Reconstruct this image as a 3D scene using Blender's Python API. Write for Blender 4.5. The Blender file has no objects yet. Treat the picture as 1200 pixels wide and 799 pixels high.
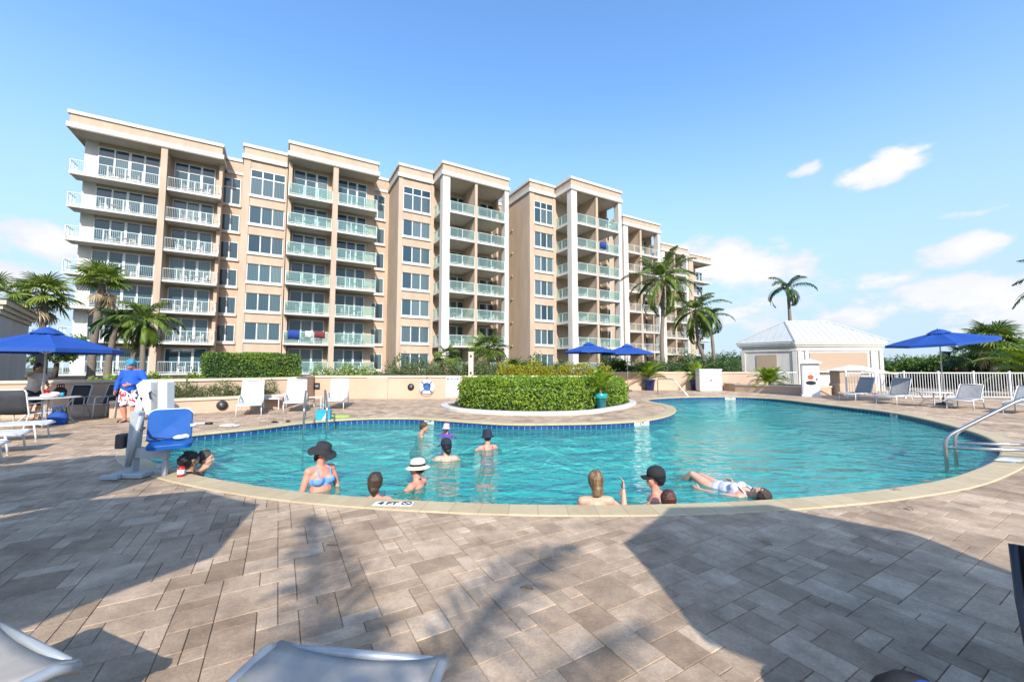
import bpy, bmesh, math, random
import numpy as np
from mathutils import Vector, Matrix, noise
random.seed(7); rng = np.random.default_rng(7)
PI = math.pi; R = math.radians
scene = bpy.context.scene; COL = scene.collection

# ---------------------------------------------------------------- measuring
# The camera stands at (0,0,1.55) on the deck and looks along +Y, pitched up 3.7 degrees.
F = 467.0; TH = math.atan(30.5 / F); EYE = 1.55
CT, ST = math.cos(TH), math.sin(TH)
def ray(u, v):
    x = (u - 600) / F; q = (399.5 - v) / F
    return (x, CT - q * ST, ST + q * CT)
def gp(u, v, z=0.0):                       # the point at height z that a sight line meets
    d = ray(u, v); t = (z - EYE) / d[2]
    return (d[0] * t, d[1] * t)
BA = R(59.7)                               # the heading of the long facade
DX, DY = math.sin(BA), math.cos(BA)
NX, NY = -DY, DX
def s_at(u, n):                            # place along the facade where column u meets the wall plane n
    d = ray(u, 300); t = n / (d[0] * NX + d[1] * NY)
    return (d[0] * DX + d[1] * DY) * t

# ---------------------------------------------------------------- mesh helpers
class MB:
    def __init__(self): self.v = []; self.f = []; self.m = []; self.M = Matrix.Identity(4)
    def add(self, vs, fs, mi=0):
        o = len(self.v); M = self.M
        self.v += [tuple(M @ Vector(p)) for p in vs]
        self.f += [tuple(o + i for i in f) for f in fs]; self.m += [mi] * len(fs)
        return self
    def box(self, x0, x1, y0, y1, z0, z1, mi=0):
        return self.add([(x0,y0,z0),(x1,y0,z0),(x1,y1,z0),(x0,y1,z0),(x0,y0,z1),(x1,y0,z1),(x1,y1,z1),(x0,y1,z1)],
                 [(0,3,2,1),(4,5,6,7),(0,1,5,4),(1,2,6,5),(2,3,7,6),(3,0,4,7)], mi)
    def bbox(self, x0, x1, y0, y1, z0, z1, b=.01, mi=0):      # box with chamfered vertical and top edges
        p = lambda i: [(x0+i,y0+b),(x0+b,y0+i),(x1-b,y0+i),(x1-i,y0+b),(x1-i,y1-b),(x1-b,y1-i),(x0+b,y1-i),(x0+i,y1-b)]
        vs = [(a,c,z0) for a,c in p(0)] + [(a,c,z1-b) for a,c in p(0)] + [(a,c,z1) for a,c in p(b*.9)]
        fs = [tuple(range(7,-1,-1)), tuple(range(16,24))]
        for k in (0, 8):
            fs += [(k+i, k+(i+1)%8, k+8+(i+1)%8, k+8+i) for i in range(8)]
        return self.add(vs, fs, mi)
    def tube(self, pts, r, seg=8, mi=0, cap=True, flat=None):
        pts = [Vector(p) for p in pts]; n = len(pts)
        rs = r if isinstance(r, (list, tuple)) else [r] * n
        vs = []; up = None
        for i, p in enumerate(pts):
            t = (pts[min(i+1,n-1)] - pts[max(i-1,0)]).normalized()
            if up is None: up = Vector((0,0,1)) if abs(t.z) < .9 else Vector((0,1,0))
            a = t.cross(up).normalized(); b = a.cross(t).normalized(); up = b
            for k in range(seg):
                w = 2*PI*k/seg
                vs.append(p + a*math.cos(w)*rs[i] + b*math.sin(w)*rs[i]*(flat or 1))
        fs = [(i*seg+k, i*seg+(k+1)%seg, (i+1)*seg+(k+1)%seg, (i+1)*seg+k) for i in range(n-1) for k in range(seg)]
        if cap: fs += [tuple(range(seg-1,-1,-1)), tuple((n-1)*seg+k for k in range(seg))]
        return self.add(vs, fs, mi)
    def lathe(self, prof, c=(0,0,0), seg=20, mi=0):
        vs = [(c[0]+q*math.cos(2*PI*k/seg), c[1]+q*math.sin(2*PI*k/seg), c[2]+z) for q, z in prof for k in range(seg)]
        n = len(prof)
        fs = [(i*seg+k, i*seg+(k+1)%seg, (i+1)*seg+(k+1)%seg, (i+1)*seg+k) for i in range(n-1) for k in range(seg)]
        fs += [tuple(range(seg-1,-1,-1)), tuple((n-1)*seg+k for k in range(seg))]
        return self.add(vs, fs, mi)
    def ell(self, c, r, mi=0, seg=14, rings=9, rot=None):
        if not isinstance(r, (tuple, list)): r = (r, r, r)
        vs = []; c = Vector(c)
        for i in range(1, rings):
            a = PI*i/rings
            for k in range(seg):
                b = 2*PI*k/seg
                p = Vector((r[0]*math.sin(a)*math.cos(b), r[1]*math.sin(a)*math.sin(b), -r[2]*math.cos(a)))
                vs.append(c + (rot @ p if rot else p))
        lo, hi = Vector((0,0,-r[2])), Vector((0,0,r[2]))
        vs += [c + (rot @ lo if rot else lo), c + (rot @ hi if rot else hi)]
        n = len(vs)
        fs = [(i*seg+k, i*seg+(k+1)%seg, (i+1)*seg+(k+1)%seg, (i+1)*seg+k) for i in range(rings-2) for k in range(seg)]
        fs += [(n-2, (k+1)%seg, k) for k in range(seg)] + [((rings-2)*seg+k, (rings-2)*seg+(k+1)%seg, n-1) for k in range(seg)]
        return self.add(vs, fs, mi)
    def limb(self, p, q, r0, r1, mi=0):
        p, q = Vector(p), Vector(q)
        self.ell(p, r0, mi); self.ell(q, r1, mi)
        return self.tube([p, q], [r0, r1], 12, mi)
    def prism(self, poly, z0, z1, mi=0):
        n = len(poly)
        vs = [(x,y,z0) for x,y in poly] + [(x,y,z1) for x,y in poly]
        return self.add(vs, [tuple(range(n-1,-1,-1)), tuple(range(n,2*n))] + [(i,(i+1)%n,n+(i+1)%n,n+i) for i in range(n)], mi)
    def mesh(self, name, mats, smooth=False):
        me = bpy.data.meshes.new(name); me.from_pydata(self.v, [], self.f)
        for m in (mats if isinstance(mats, (list, tuple)) else [mats]): me.materials.append(m)
        me.polygons.foreach_set('material_index', self.m)
        if smooth: me.polygons.foreach_set('use_smooth', [True]*len(self.f))
        me.update(); return me
    def build(self, name, mats, parent=None, smooth=False):
        return link(name, self.mesh(name, mats, smooth), parent)

def link(name, me, parent=None):
    o = bpy.data.objects.new(name, me); COL.objects.link(o)
    if parent is not None: o.parent = parent
    return o
def tag(o, label, cat, group=None, kind=None):
    if label: o['label'] = label
    if cat: o['category'] = cat
    if group: o['group'] = group
    if kind: o['kind'] = kind
    return o
def thing(name, label, cat, loc=(0,0,0), rz=0.0, group=None):
    o = bpy.data.objects.new(name, None); COL.objects.link(o)
    o.location = loc; o.rotation_euler = (0,0,rz)
    return tag(o, label, cat, group)
def struct(o): o['kind'] = 'structure'; return o
KIDS = {}
def copy_tree(o, parent=None):
    c = o.copy(); COL.objects.link(c); c.parent = parent
    for ch in o.children: copy_tree(ch, c)
    return c
def dup(o, loc, rz, label, group=None):
    c = copy_tree(o); c.location = loc; c.rotation_euler = (0,0,rz); c['label'] = label
    if group: c['group'] = group
    return c
def fast_mesh(name, V, Fc, mats, mi=None, smooth=False, attr=None):   # numpy arrays, all faces of one size
    me = bpy.data.meshes.new(name); V = np.asarray(V, np.float32).reshape(-1,3); Fc = np.asarray(Fc, np.int32)
    k = Fc.shape[1]; n = len(Fc)
    me.vertices.add(len(V)); me.vertices.foreach_set('co', V.ravel())
    me.loops.add(n*k); me.loops.foreach_set('vertex_index', Fc.ravel())
    me.polygons.add(n); me.polygons.foreach_set('loop_start', np.arange(0, n*k, k, dtype=np.int32))
    for m in mats: me.materials.append(m)
    if mi is not None: me.polygons.foreach_set('material_index', np.asarray(mi, np.int32))
    if smooth: me.polygons.foreach_set('use_smooth', np.ones(n, bool))
    me.update(calc_edges=True); me.validate()
    return me

# ---------------------------------------------------------------- materials
def nt(name):
    m = bpy.data.materials.new(name); m.use_nodes = True
    t = m.node_tree; b = t.nodes['Principled BSDF']
    return m, t, b
def N_(t, kind, **kw):
    n = t.nodes.new(kind)
    for k, v in kw.items():
        if k.startswith('i_'): n.inputs[k[2:].replace('_', ' ')].default_value = v
        else: setattr(n, k, v)
    return n
def mat(name, rgb, rough=.6, var=.12, scale=6, bump=0.0, bscale=60, metal=0.0, spec=.5, coords='Object', stretch=None, hue=0.0):
    m, t, b = nt(name); L = t.links.new
    b.inputs['Roughness'].default_value = rough; b.inputs['Metallic'].default_value = metal
    b.inputs['Specular IOR Level'].default_value = spec
    tc = N_(t, 'ShaderNodeTexCoord'); src = tc.outputs[coords]
    if stretch:
        mp = N_(t, 'ShaderNodeMapping'); mp.inputs['Scale'].default_value = stretch; L(src, mp.inputs['Vector']); src = mp.outputs['Vector']
    nz = N_(t, 'ShaderNodeTexNoise'); nz.inputs['Scale'].default_value = scale; nz.inputs['Detail'].default_value = 5; nz.inputs['Roughness'].default_value = .65
    L(src, nz.inputs['Vector'])
    rp = N_(t, 'ShaderNodeValToRGB')
    lo = tuple(max(0, c*(1-var*1.6)) for c in rgb) + (1,); hi = tuple(min(1, c*(1+var)) for c in rgb) + (1,)
    if hue: hi = (min(1,hi[0]*(1+hue)), hi[1], hi[2]*(1-hue), 1)
    rp.color_ramp.elements[0].position = .3; rp.color_ramp.elements[1].position = .7
    rp.color_ramp.elements[0].color = lo; rp.color_ramp.elements[1].color = hi
    L(nz.outputs['Fac'], rp.inputs['Fac']); L(rp.outputs['Color'], b.inputs['Base Color'])
    if bump:
        n2 = N_(t, 'ShaderNodeTexNoise'); n2.inputs['Scale'].default_value = bscale; n2.inputs['Detail'].default_value = 4; L(src, n2.inputs['Vector'])
        bp = N_(t, 'ShaderNodeBump'); bp.inputs['Strength'].default_value = bump; bp.inputs['Distance'].default_value = .02
        L(n2.outputs['Fac'], bp.inputs['Height']); L(bp.outputs['Normal'], b.inputs['Normal'])
    return m
def leafmat(name, lo, hi, rough=.45, trans=.25):
    m, t, b = nt(name); L = t.links.new
    g = N_(t, 'ShaderNodeNewGeometry')
    rp = N_(t, 'ShaderNodeValToRGB'); rp.color_ramp.elements[0].color = lo+(1,); rp.color_ramp.elements[1].color = hi+(1,)
    L(g.outputs['Random Per Island'], rp.inputs['Fac']); L(rp.outputs['Color'], b.inputs['Base Color'])
    b.inputs['Roughness'].default_value = rough; b.inputs['Specular IOR Level'].default_value = .35
    tr = N_(t, 'ShaderNodeBsdfTranslucent'); L(rp.outputs['Color'], tr.inputs['Color'])
    mx = N_(t, 'ShaderNodeMixShader'); mx.inputs[0].default_value = trans
    L(b.outputs[0], mx.inputs[1]); L(tr.outputs[0], mx.inputs[2]); L(mx.outputs[0], t.nodes['Material Output'].inputs['Surface'])
    return m
M = {}
M['stucco'] = mat('tan stucco', (.475,.365,.268), .85, .09, 1.2, .25, 90, stretch=(1,1,.22))
M['stucco_pink'] = mat('peach stucco', (.53,.375,.265), .85, .06, .8, .25, 60)
M['white_stucco'] = mat('white stucco', (.57,.54,.49), .8, .08, 1.6, .15, 80, stretch=(1,1,.25))
M['soffit'] = mat('soffit paint', (.55,.50,.43), .85, .05, .7, .1, 60)
M['cap'] = mat('cream cap stone', (.60,.51,.39), .75, .08, 3, .2, 50)
M['white_paint'] = mat('white paint', (.62,.62,.61), .4, .04, 3)
M['white_frame'] = mat('white powder coat', (.62,.63,.62), .35, .05, 8)
M['rail_white'] = mat('balcony rail paint', (.55,.62,.59), .4, .05, 3)
M['chair_white'] = mat('white resin', (.6,.6,.59), .5, .05, 8)
M['sling_white'] = mat('white sling mesh', (.55,.545,.52), .75, .06, 12, .3, 400)
M['sling_grey'] = mat('grey sling mesh', (.27,.275,.28), .7, .10, 9, .35, 500)
M['sling_mid'] = mat('light grey sling', (.45,.41,.36), .85, .08, 9, .3, 400, spec=.15)
M['sling_dark'] = mat('dark sling mesh', (.035,.038,.045), .75, .15, 9, .3, 400)
M['grey_frame'] = mat('grey metal frame', (.40,.43,.45), .35, .06, 8, metal=.3)
M['steel'] = mat('brushed steel', (.42,.42,.41), .28, .08, 30, metal=.9, stretch=(1,1,.1))
M['dark_metal'] = mat('dark metal', (.06,.06,.065), .4, .1, 8, metal=.4)
M['lift_grey'] = mat('lift grey paint', (.34,.38,.41), .4, .06, 6)
M['blue_plastic'] = mat('blue plastic', (.006,.085,.33), .45, .06, 5, .05, 200, spec=.25)
M['canvas'] = mat('blue canvas', (.006,.062,.30), .75, .08, 4, .2, 300)
M['black'] = mat('black fabric', (.012,.012,.014), .8, .3, 20, .3, 200)
M['blackrubber'] = mat('black rubber', (.015,.015,.016), .5, .2, 20)
M['navy_pot'] = mat('navy glaze', (.012,.03,.13), .15, .15, 8)
M['teal_pot'] = mat('teal glaze', (.01,.14,.17), .15, .2, 6)
M['teal_rim'] = mat('bright teal rim', (.01,.30,.30), .2, .1, 6)
M['soil'] = mat('soil', (.045,.032,.022), .95, .3, 14, .6, 40)
M['roof_metal'] = mat('painted metal roof', (.47,.49,.48), .35, .04, 1.5)
M['bark'] = mat('palm bark', (.22,.18,.14), .9, .3, 14, .8, 40, stretch=(1,1,5))
M['bark_dark'] = mat('tree bark', (.12,.09,.065), .95, .3, 10, .8, 30)
M['green_shaft'] = mat('palm crownshaft', (.16,.30,.05), .45, .15, 4)
M['leaf_hedge'] = leafmat('hedge leaf', (.085,.175,.014), (.29,.42,.05), trans=.35)
M['leaf_dark'] = leafmat('dark leaf', (.03,.075,.016), (.09,.16,.035))
M['leaf_lime'] = leafmat('lime leaf', (.13,.22,.014), (.32,.43,.035), trans=.35)
M['leaf_yellow'] = leafmat('yellow leaf', (.26,.24,.012), (.50,.42,.03), trans=.35)
M['leaf_grey'] = leafmat('grey green leaf', (.085,.12,.04), (.19,.22,.08))
M['leaf_palm'] = leafmat('palm leaf', (.06,.115,.016), (.19,.25,.04), rough=.35)
M['leaf_palm_dk'] = leafmat('dark palm leaf', (.03,.075,.024), (.085,.15,.045), rough=.35)
M['leaf_dead'] = leafmat('dead palm leaf', (.22,.15,.08), (.42,.31,.18), trans=.2)
M['leaf_fan'] = leafmat('fan palm leaf', (.08,.13,.018), (.27,.34,.05), rough=.4)
M['flower'] = leafmat('white petals', (.6,.58,.52), (.75,.73,.68))
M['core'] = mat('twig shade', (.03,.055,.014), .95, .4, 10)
M['red'] = mat('red plastic', (.42,.012,.015), .35, .08, 8)
M['tile_white'] = mat('white marker tile', (.74,.74,.71), .3, .05, 10)
M['ink'] = mat('black ink', (.02,.02,.02), .5, .1, 10)
M['blue_ink'] = mat('blue ink', (.02,.10,.32), .5, .1, 10)
M['terracotta'] = mat('orange seal', (.50,.12,.05), .5, .1, 10)
M['brown_shutter'] = mat('tan shutter', (.40,.29,.20), .6, .06, 3, stretch=(1,1,40))
M['towel_white'] = mat('white towel', (.74,.73,.70), .95, .06, 14, .6, 120)
M['towel_blue'] = mat('blue towel', (.015,.05,.26), .95, .15, 14, .6, 120)
M['towel_maroon'] = mat('maroon towel', (.17,.03,.035), .95, .15, 14, .6, 120)
M['aqua'] = mat('aqua plastic', (.02,.33,.50), .4, .06, 8)
M['lime_mat'] = mat('lime foam', (.36,.60,.10), .7, .06, 8)
M['life_ring'] = mat('life ring foam', (.76,.75,.72), .6, .05, 6)
M['room_dark'] = mat('dim room', (.10,.10,.10), .9, .1, 2)

def brick_mat(name, c1, c2, mortar, bw, bh, ms, rough=.25, off=0.0, use_uv=True):
    m, t, b = nt(name); L = t.links.new
    tc = N_(t, 'ShaderNodeTexCoord'); br = N_(t, 'ShaderNodeTexBrick')
    br.offset = off; br.inputs['Scale'].default_value = 1; br.inputs['Brick Width'].default_value = bw; br.inputs['Row Height'].default_value = bh
    br.inputs['Mortar Size'].default_value = ms; br.inputs['Color1'].default_value = c1+(1,); br.inputs['Color2'].default_value = c2+(1,); br.inputs['Mortar'].default_value = mortar+(1,)
    L(tc.outputs['UV' if use_uv else 'Object'], br.inputs['Vector'])
    nz = N_(t, 'ShaderNodeTexNoise'); nz.inputs['Scale'].default_value = 9; nz.inputs['Detail'].default_value = 5; L(tc.outputs['Object'], nz.inputs['Vector'])
    mx = N_(t, 'ShaderNodeMix', data_type='RGBA', blend_type='MULTIPLY'); mx.inputs[0].default_value = .5
    rp = N_(t, 'ShaderNodeValToRGB'); rp.color_ramp.elements[0].color = (.55,.53,.5,1); rp.color_ramp.elements[1].color = (1.1,1.1,1.1,1)
    L(nz.outputs['Fac'], rp.inputs['Fac']); L(br.outputs['Color'], mx.inputs[6]); L(rp.outputs['Color'], mx.inputs[7])
    L(mx.outputs[2], b.inputs['Base Color']); b.inputs['Roughness'].default_value = rough
    bp = N_(t, 'ShaderNodeBump'); bp.inputs['Strength'].default_value = .35; bp.inputs['Distance'].default_value = .006; bp.invert = True
    L(br.outputs['Fac'], bp.inputs['Height']); L(bp.outputs['Normal'], b.inputs['Normal'])
    return m
M['blue_tile'] = brick_mat('blue pool tile', (.012,.05,.20), (.018,.085,.27), (.30,.36,.42), .155, .155, .006)
M['coping'] = brick_mat('cream coping', (.48,.375,.22), (.55,.44,.265), (.34,.26,.16), .31, 1.0, .004, .7)
M['step_tile'] = brick_mat('white step tile', (.66,.70,.70), (.72,.75,.75), (.45,.55,.58), .155, .155, .006)

def paver_mat():
    m, t, b = nt('tumbled paver'); L = t.links.new
    at = N_(t, 'ShaderNodeNewGeometry')
    tc = N_(t, 'ShaderNodeTexCoord')
    rp = N_(t, 'ShaderNodeValToRGB'); cr = rp.color_ramp
    cr.elements[0].color = (.38,.285,.20,1); cr.elements[1].color = (.64,.51,.385,1)
    for p, c in ((.3,(.56,.435,.32)), (.55,(.45,.34,.245)), (.8,(.575,.445,.33))):
        e = cr.elements.new(p); e.color = c+(1,)
    L(at.outputs['Random Per Island'], rp.inputs['Fac'])
    n1 = N_(t, 'ShaderNodeTexNoise'); n1.inputs['Scale'].default_value = 3.2; n1.inputs['Detail'].default_value = 8; n1.inputs['Roughness'].default_value = .72
    L(tc.outputs['Object'], n1.inputs['Vector'])
    r1 = N_(t, 'ShaderNodeValToRGB'); r1.color_ramp.elements[0].position = .32; r1.color_ramp.elements[0].color = (.60,.57,.54,1)
    r1.color_ramp.elements[1].position = .68; r1.color_ramp.elements[1].color = (1.16,1.13,1.1,1)
    L(n1.outputs['Fac'], r1.inputs['Fac'])
    n2 = N_(t, 'ShaderNodeTexNoise'); n2.inputs['Scale'].default_value = 55; n2.inputs['Detail'].default_value = 6; n2.inputs['Roughness'].default_value = .8
    L(tc.outputs['Object'], n2.inputs['Vector'])
    r2 = N_(t, 'ShaderNodeValToRGB'); r2.color_ramp.elements[0].position = .3; r2.color_ramp.elements[0].color = (.74,.72,.70,1); r2.color_ramp.elements[1].position = .7; r2.color_ramp.elements[1].color = (1.12,1.12,1.12,1)
    L(n2.outputs['Fac'], r2.inputs['Fac'])
    m1 = N_(t, 'ShaderNodeMix', data_type='RGBA', blend_type='MULTIPLY'); m1.inputs[0].default_value = 1
    m2 = N_(t, 'ShaderNodeMix', data_type='RGBA', blend_type='MULTIPLY'); m2.inputs[0].default_value = 1
    L(rp.outputs['Color'], m1.inputs[6]); L(r1.outputs['Color'], m1.inputs[7]); L(m1.outputs[2], m2.inputs[6]); L(r2.outputs['Color'], m2.inputs[7])
    n5 = N_(t, 'ShaderNodeTexNoise'); n5.inputs['Scale'].default_value = .55; n5.inputs['Detail'].default_value = 7; n5.inputs['Roughness'].default_value = .7; n5.inputs['Distortion'].default_value = .8; L(tc.outputs['Object'], n5.inputs['Vector'])
    r5 = N_(t, 'ShaderNodeValToRGB'); r5.color_ramp.elements[0].position = .36; r5.color_ramp.elements[0].color = (.74,.72,.70,1); r5.color_ramp.elements[1].position = .55; r5.color_ramp.elements[1].color = (1.04,1.03,1.0,1); L(n5.outputs['Fac'], r5.inputs['Fac'])
    m5 = N_(t, 'ShaderNodeMix', data_type='RGBA', blend_type='MULTIPLY'); m5.inputs[0].default_value = 1; L(m2.outputs[2], m5.inputs[6]); L(r5.outputs['Color'], m5.inputs[7])
    L(m5.outputs[2], b.inputs['Base Color']); b.inputs['Roughness'].default_value = .82; b.inputs['Specular IOR Level'].default_value = .3
    bp = N_(t, 'ShaderNodeBump'); bp.inputs['Strength'].default_value = .5; bp.inputs['Distance'].default_value = .012
    ad = N_(t, 'ShaderNodeMath', operation='ADD'); L(n1.outputs['Fac'], ad.inputs[0]); L(n2.outputs['Fac'], ad.inputs[1])
    L(ad.outputs[0], bp.inputs['Height']); L(bp.outputs['Normal'], b.inputs['Normal'])
    return m
M['paver'] = paver_mat()
M['joint'] = mat('joint sand', (.27,.21,.155), .95, .25, 30, .4, 200)
M['grass_ground'] = mat('distant scrub ground', (.07,.10,.035), .95, .4, .05)

def glass_mat(name, tint, refl_rough=.02, base=.16, dark=.0):
    m, t, b = nt(name); L = t.links.new; t.nodes.remove(b)
    tr = N_(t, 'ShaderNodeBsdfTransparent'); tr.inputs['Color'].default_value = tint+(1,)
    gl = N_(t, 'ShaderNodeBsdfGlossy'); gl.inputs['Roughness'].default_value = refl_rough; gl.inputs['Color'].default_value = (.9,.95,.95,1)
    fr = N_(t, 'ShaderNodeLayerWeight'); fr.inputs['Blend'].default_value = .5
    pw_ = N_(t, 'ShaderNodeMath', operation='POWER'); pw_.inputs[1].default_value = 4.0; L(fr.outputs['Facing'], pw_.inputs[0])
    ma = N_(t, 'ShaderNodeMath', operation='MULTIPLY_ADD'); ma.inputs[1].default_value = .55; ma.inputs[2].default_value = base+.04
    L(pw_.outputs[0], ma.inputs[0])
    mx = N_(t, 'ShaderNodeMixShader'); L(ma.outputs[0], mx.inputs[0]); L(tr.outputs[0], mx.inputs[1]); L(gl.outputs[0], mx.inputs[2])
    L(mx.outputs[0], t.nodes['Material Output'].inputs['Surface'])
    return m
M['rail_glass'] = glass_mat('green rail glass', (.76,.90,.86), base=.0)
_t = M['rail_glass'].node_tree; _o = [n for n in _t.nodes if n.type == 'OUTPUT_MATERIAL'][0]; _m = _o.inputs['Surface'].links[0].from_node
_d = N_(_t, 'ShaderNodeBsdfDiffuse'); _d.inputs['Color'].default_value = (.45,.58,.54,1); _x = N_(_t, 'ShaderNodeMixShader'); _x.inputs[0].default_value = .13
_t.links.new(_m.outputs[0], _x.inputs[1]); _t.links.new(_d.outputs[0], _x.inputs[2]); _t.links.new(_x.outputs[0], _o.inputs['Surface'])
def pane_mat(name, c, curtain=0.0):
    m, t, b = nt(name); L = t.links.new
    tc = N_(t, 'ShaderNodeTexCoord')
    wv = N_(t, 'ShaderNodeTexWave'); wv.inputs['Scale'].default_value = 2.6; wv.inputs['Distortion'].default_value = 2.2; wv.inputs['Detail'].default_value = 2; wv.inputs['Detail Scale'].default_value = .6
    mp = N_(t, 'ShaderNodeMapping'); mp.inputs['Scale'].default_value = (1,1,.05); L(tc.outputs['Object'], mp.inputs['Vector']); L(mp.outputs[0], wv.inputs['Vector'])
    oi = N_(t, 'ShaderNodeObjectInfo')
    rp = N_(t, 'ShaderNodeValToRGB'); rp.color_ramp.elements[0].color = tuple(x*(1-curtain*.45) for x in c)+(1,); rp.color_ramp.elements[1].color = tuple(x*(1+curtain*.4) for x in c)+(1,)
    L(wv.outputs['Fac'], rp.inputs['Fac'])
    mx = N_(t, 'ShaderNodeMix', data_type='RGBA', blend_type='MULTIPLY'); mx.inputs[0].default_value = 1
    r2 = N_(t, 'ShaderNodeValToRGB'); r2.color_ramp.elements[0].color = (.55,.6,.65,1); r2.color_ramp.elements[1].color = (1.2,1.15,1.1,1)
    L(oi.outputs['Random'], r2.inputs['Fac']); L(rp.outputs['Color'], mx.inputs[6]); L(r2.outputs['Color'], mx.inputs[7])
    L(mx.outputs[2], b.inputs['Base Color']); b.inputs['Roughness'].default_value = .06; b.inputs['Specular IOR Level'].default_value = .6
    return m
M['pane_dark'] = pane_mat('dark tinted pane', (.035,.075,.10))
M['pane_curtain'] = pane_mat('curtained tinted pane', (.10,.155,.175), 1.0)
M['pane_mid'] = pane_mat('half curtained pane', (.055,.105,.13), .8)

def water_mat():
    m, t, b = nt('pool water'); L = t.links.new; t.nodes.remove(b)
    tc = N_(t, 'ShaderNodeTexCoord')
    def nz(s, st, det, rot=0):
        mp = N_(t, 'ShaderNodeMapping'); mp.inputs['Scale'].default_value = st; mp.inputs['Rotation'].default_value = (0,0,rot); L(tc.outputs['Object'], mp.inputs['Vector'])
        n = N_(t, 'ShaderNodeTexNoise'); n.inputs['Scale'].default_value = s; n.inputs['Detail'].default_value = det; n.inputs['Roughness'].default_value = .55; n.inputs['Distortion'].default_value = .6
        L(mp.outputs[0], n.inputs['Vector']); return n.outputs['Fac']
    a = nz(1.1, (1,1.5,1), 2, .3); c = nz(3.4, (1,1.7,1), 3, -.2); d = nz(10, (1,1.3,1), 2, .5)
    m1 = N_(t, 'ShaderNodeMath', operation='MULTIPLY_ADD'); m1.inputs[1].default_value = .38; L(c, m1.inputs[0]); L(a, m1.inputs[2])
    m2 = N_(t, 'ShaderNodeMath', operation='MULTIPLY_ADD'); m2.inputs[1].default_value = .10; L(d, m2.inputs[0]); L(m1.outputs[0], m2.inputs[2])
    bp = N_(t, 'ShaderNodeBump'); bp.inputs['Strength'].default_value = 1.0; bp.inputs['Distance'].default_value = .155
    L(m2.outputs[0], bp.inputs['Height'])
    tr = N_(t, 'ShaderNodeBsdfTransparent'); tr.inputs['Color'].default_value = (.44,.995,.945,1)
    gl = N_(t, 'ShaderNodeBsdfGlossy'); gl.inputs['Roughness'].default_value = .03; L(bp.outputs[0], gl.inputs['Normal'])
    fr = N_(t, 'ShaderNodeFresnel'); fr.inputs['IOR'].default_value = 1.33; L(bp.outputs[0], fr.inputs['Normal'])
    mx = N_(t, 'ShaderNodeMixShader'); L(fr.outputs[0], mx.inputs[0]); L(tr.outputs[0], mx.inputs[1]); L(gl.outputs[0], mx.inputs[2])
    rf = N_(t, 'ShaderNodeBsdfRefraction'); rf.inputs['IOR'].default_value = 1.33; rf.inputs['Roughness'].default_value = .06; rf.inputs['Color'].default_value = (.45,.98,.94,1); L(bp.outputs[0], rf.inputs['Normal'])
    m9 = N_(t, 'ShaderNodeMixShader'); m9.inputs[0].default_value = .12; L(tr.outputs[0], m9.inputs[1]); L(rf.outputs[0], m9.inputs[2])
    df = N_(t, 'ShaderNodeBsdfDiffuse'); df.inputs['Color'].default_value = (.035,.64,.54,1); L(bp.outputs[0], df.inputs['Normal'])
    m0 = N_(t, 'ShaderNodeMixShader'); m0.inputs[0].default_value = .28; L(m9.outputs[0], m0.inputs[1]); L(df.outputs[0], m0.inputs[2]); L(m0.outputs[0], mx.inputs[1])
    L(mx.outputs[0], t.nodes['Material Output'].inputs['Surface'])
    return m
M['water'] = water_mat()
M['plaster'] = mat('pool plaster', (.82,.95,.90), .8, .10, 1.2)

# ---------------------------------------------------------------- camera, sun, sky
cam = bpy.data.cameras.new('camera'); co = bpy.data.objects.new('camera', cam); COL.objects.link(co)
cam.sensor_width = 36; cam.sensor_fit = 'HORIZONTAL'; cam.lens = F / 1200 * 36; cam.clip_end = 5000; cam.clip_start = .05
co.location = (0,0,EYE); co.rotation_euler = (PI/2 + TH, 0, 0); scene.camera = co
SUN_AZ, SUN_EL = R(-12), R(34)
LD = Vector((math.sin(SUN_AZ)*math.cos(SUN_EL), math.cos(SUN_AZ)*math.cos(SUN_EL), -math.sin(SUN_EL)))   # travel of the light
sl = bpy.data.lights.new('sun', 'SUN'); sl.energy = 4.5; sl.angle = R(.55); sl.color = (1.0,.94,.85)
so = bpy.data.objects.new('sun', sl); COL.objects.link(so); so.rotation_euler = LD.to_track_quat('-Z','Y').to_euler(); so.location = (10,-20,30)
w = bpy.data.worlds.new('World'); scene.world = w; w.use_nodes = True
t = w.node_tree; L = t.links.new; bg = t.nodes['Background']
sky = N_(t, 'ShaderNodeTexSky'); sky.sky_type = 'NISHITA'; sky.sun_disc = False; sky.sun_elevation = SUN_EL; sky.sun_rotation = PI + SUN_AZ
sky.altitude = 0; sky.air_density = 1.0; sky.dust_density = .6; sky.ozone_density = 1.6
bg.inputs['Strength'].default_value = .145
tc = N_(t, 'ShaderNodeTexCoord'); sp = N_(t, 'ShaderNodeSeparateXYZ'); L(tc.outputs['Generated'], sp.inputs[0])
def mth(op, a, b=None, c=None):
    n = N_(t, 'ShaderNodeMath', operation=op)
    for i, x in enumerate((a, b, c)):
        if x is None: continue
        if isinstance(x, (int, float)): n.inputs[i].default_value = x
        else: L(x, n.inputs[i])
    return n.outputs[0]
az = mth('ARCTAN2', sp.outputs[0], sp.outputs[1]); el = mth('ARCSINE', sp.outputs[2])
def angs(u, v):
    d = Vector(ray(u, v)).normalized(); return math.atan2(d.x, d.y), math.asin(d.z)
dens = None
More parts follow.
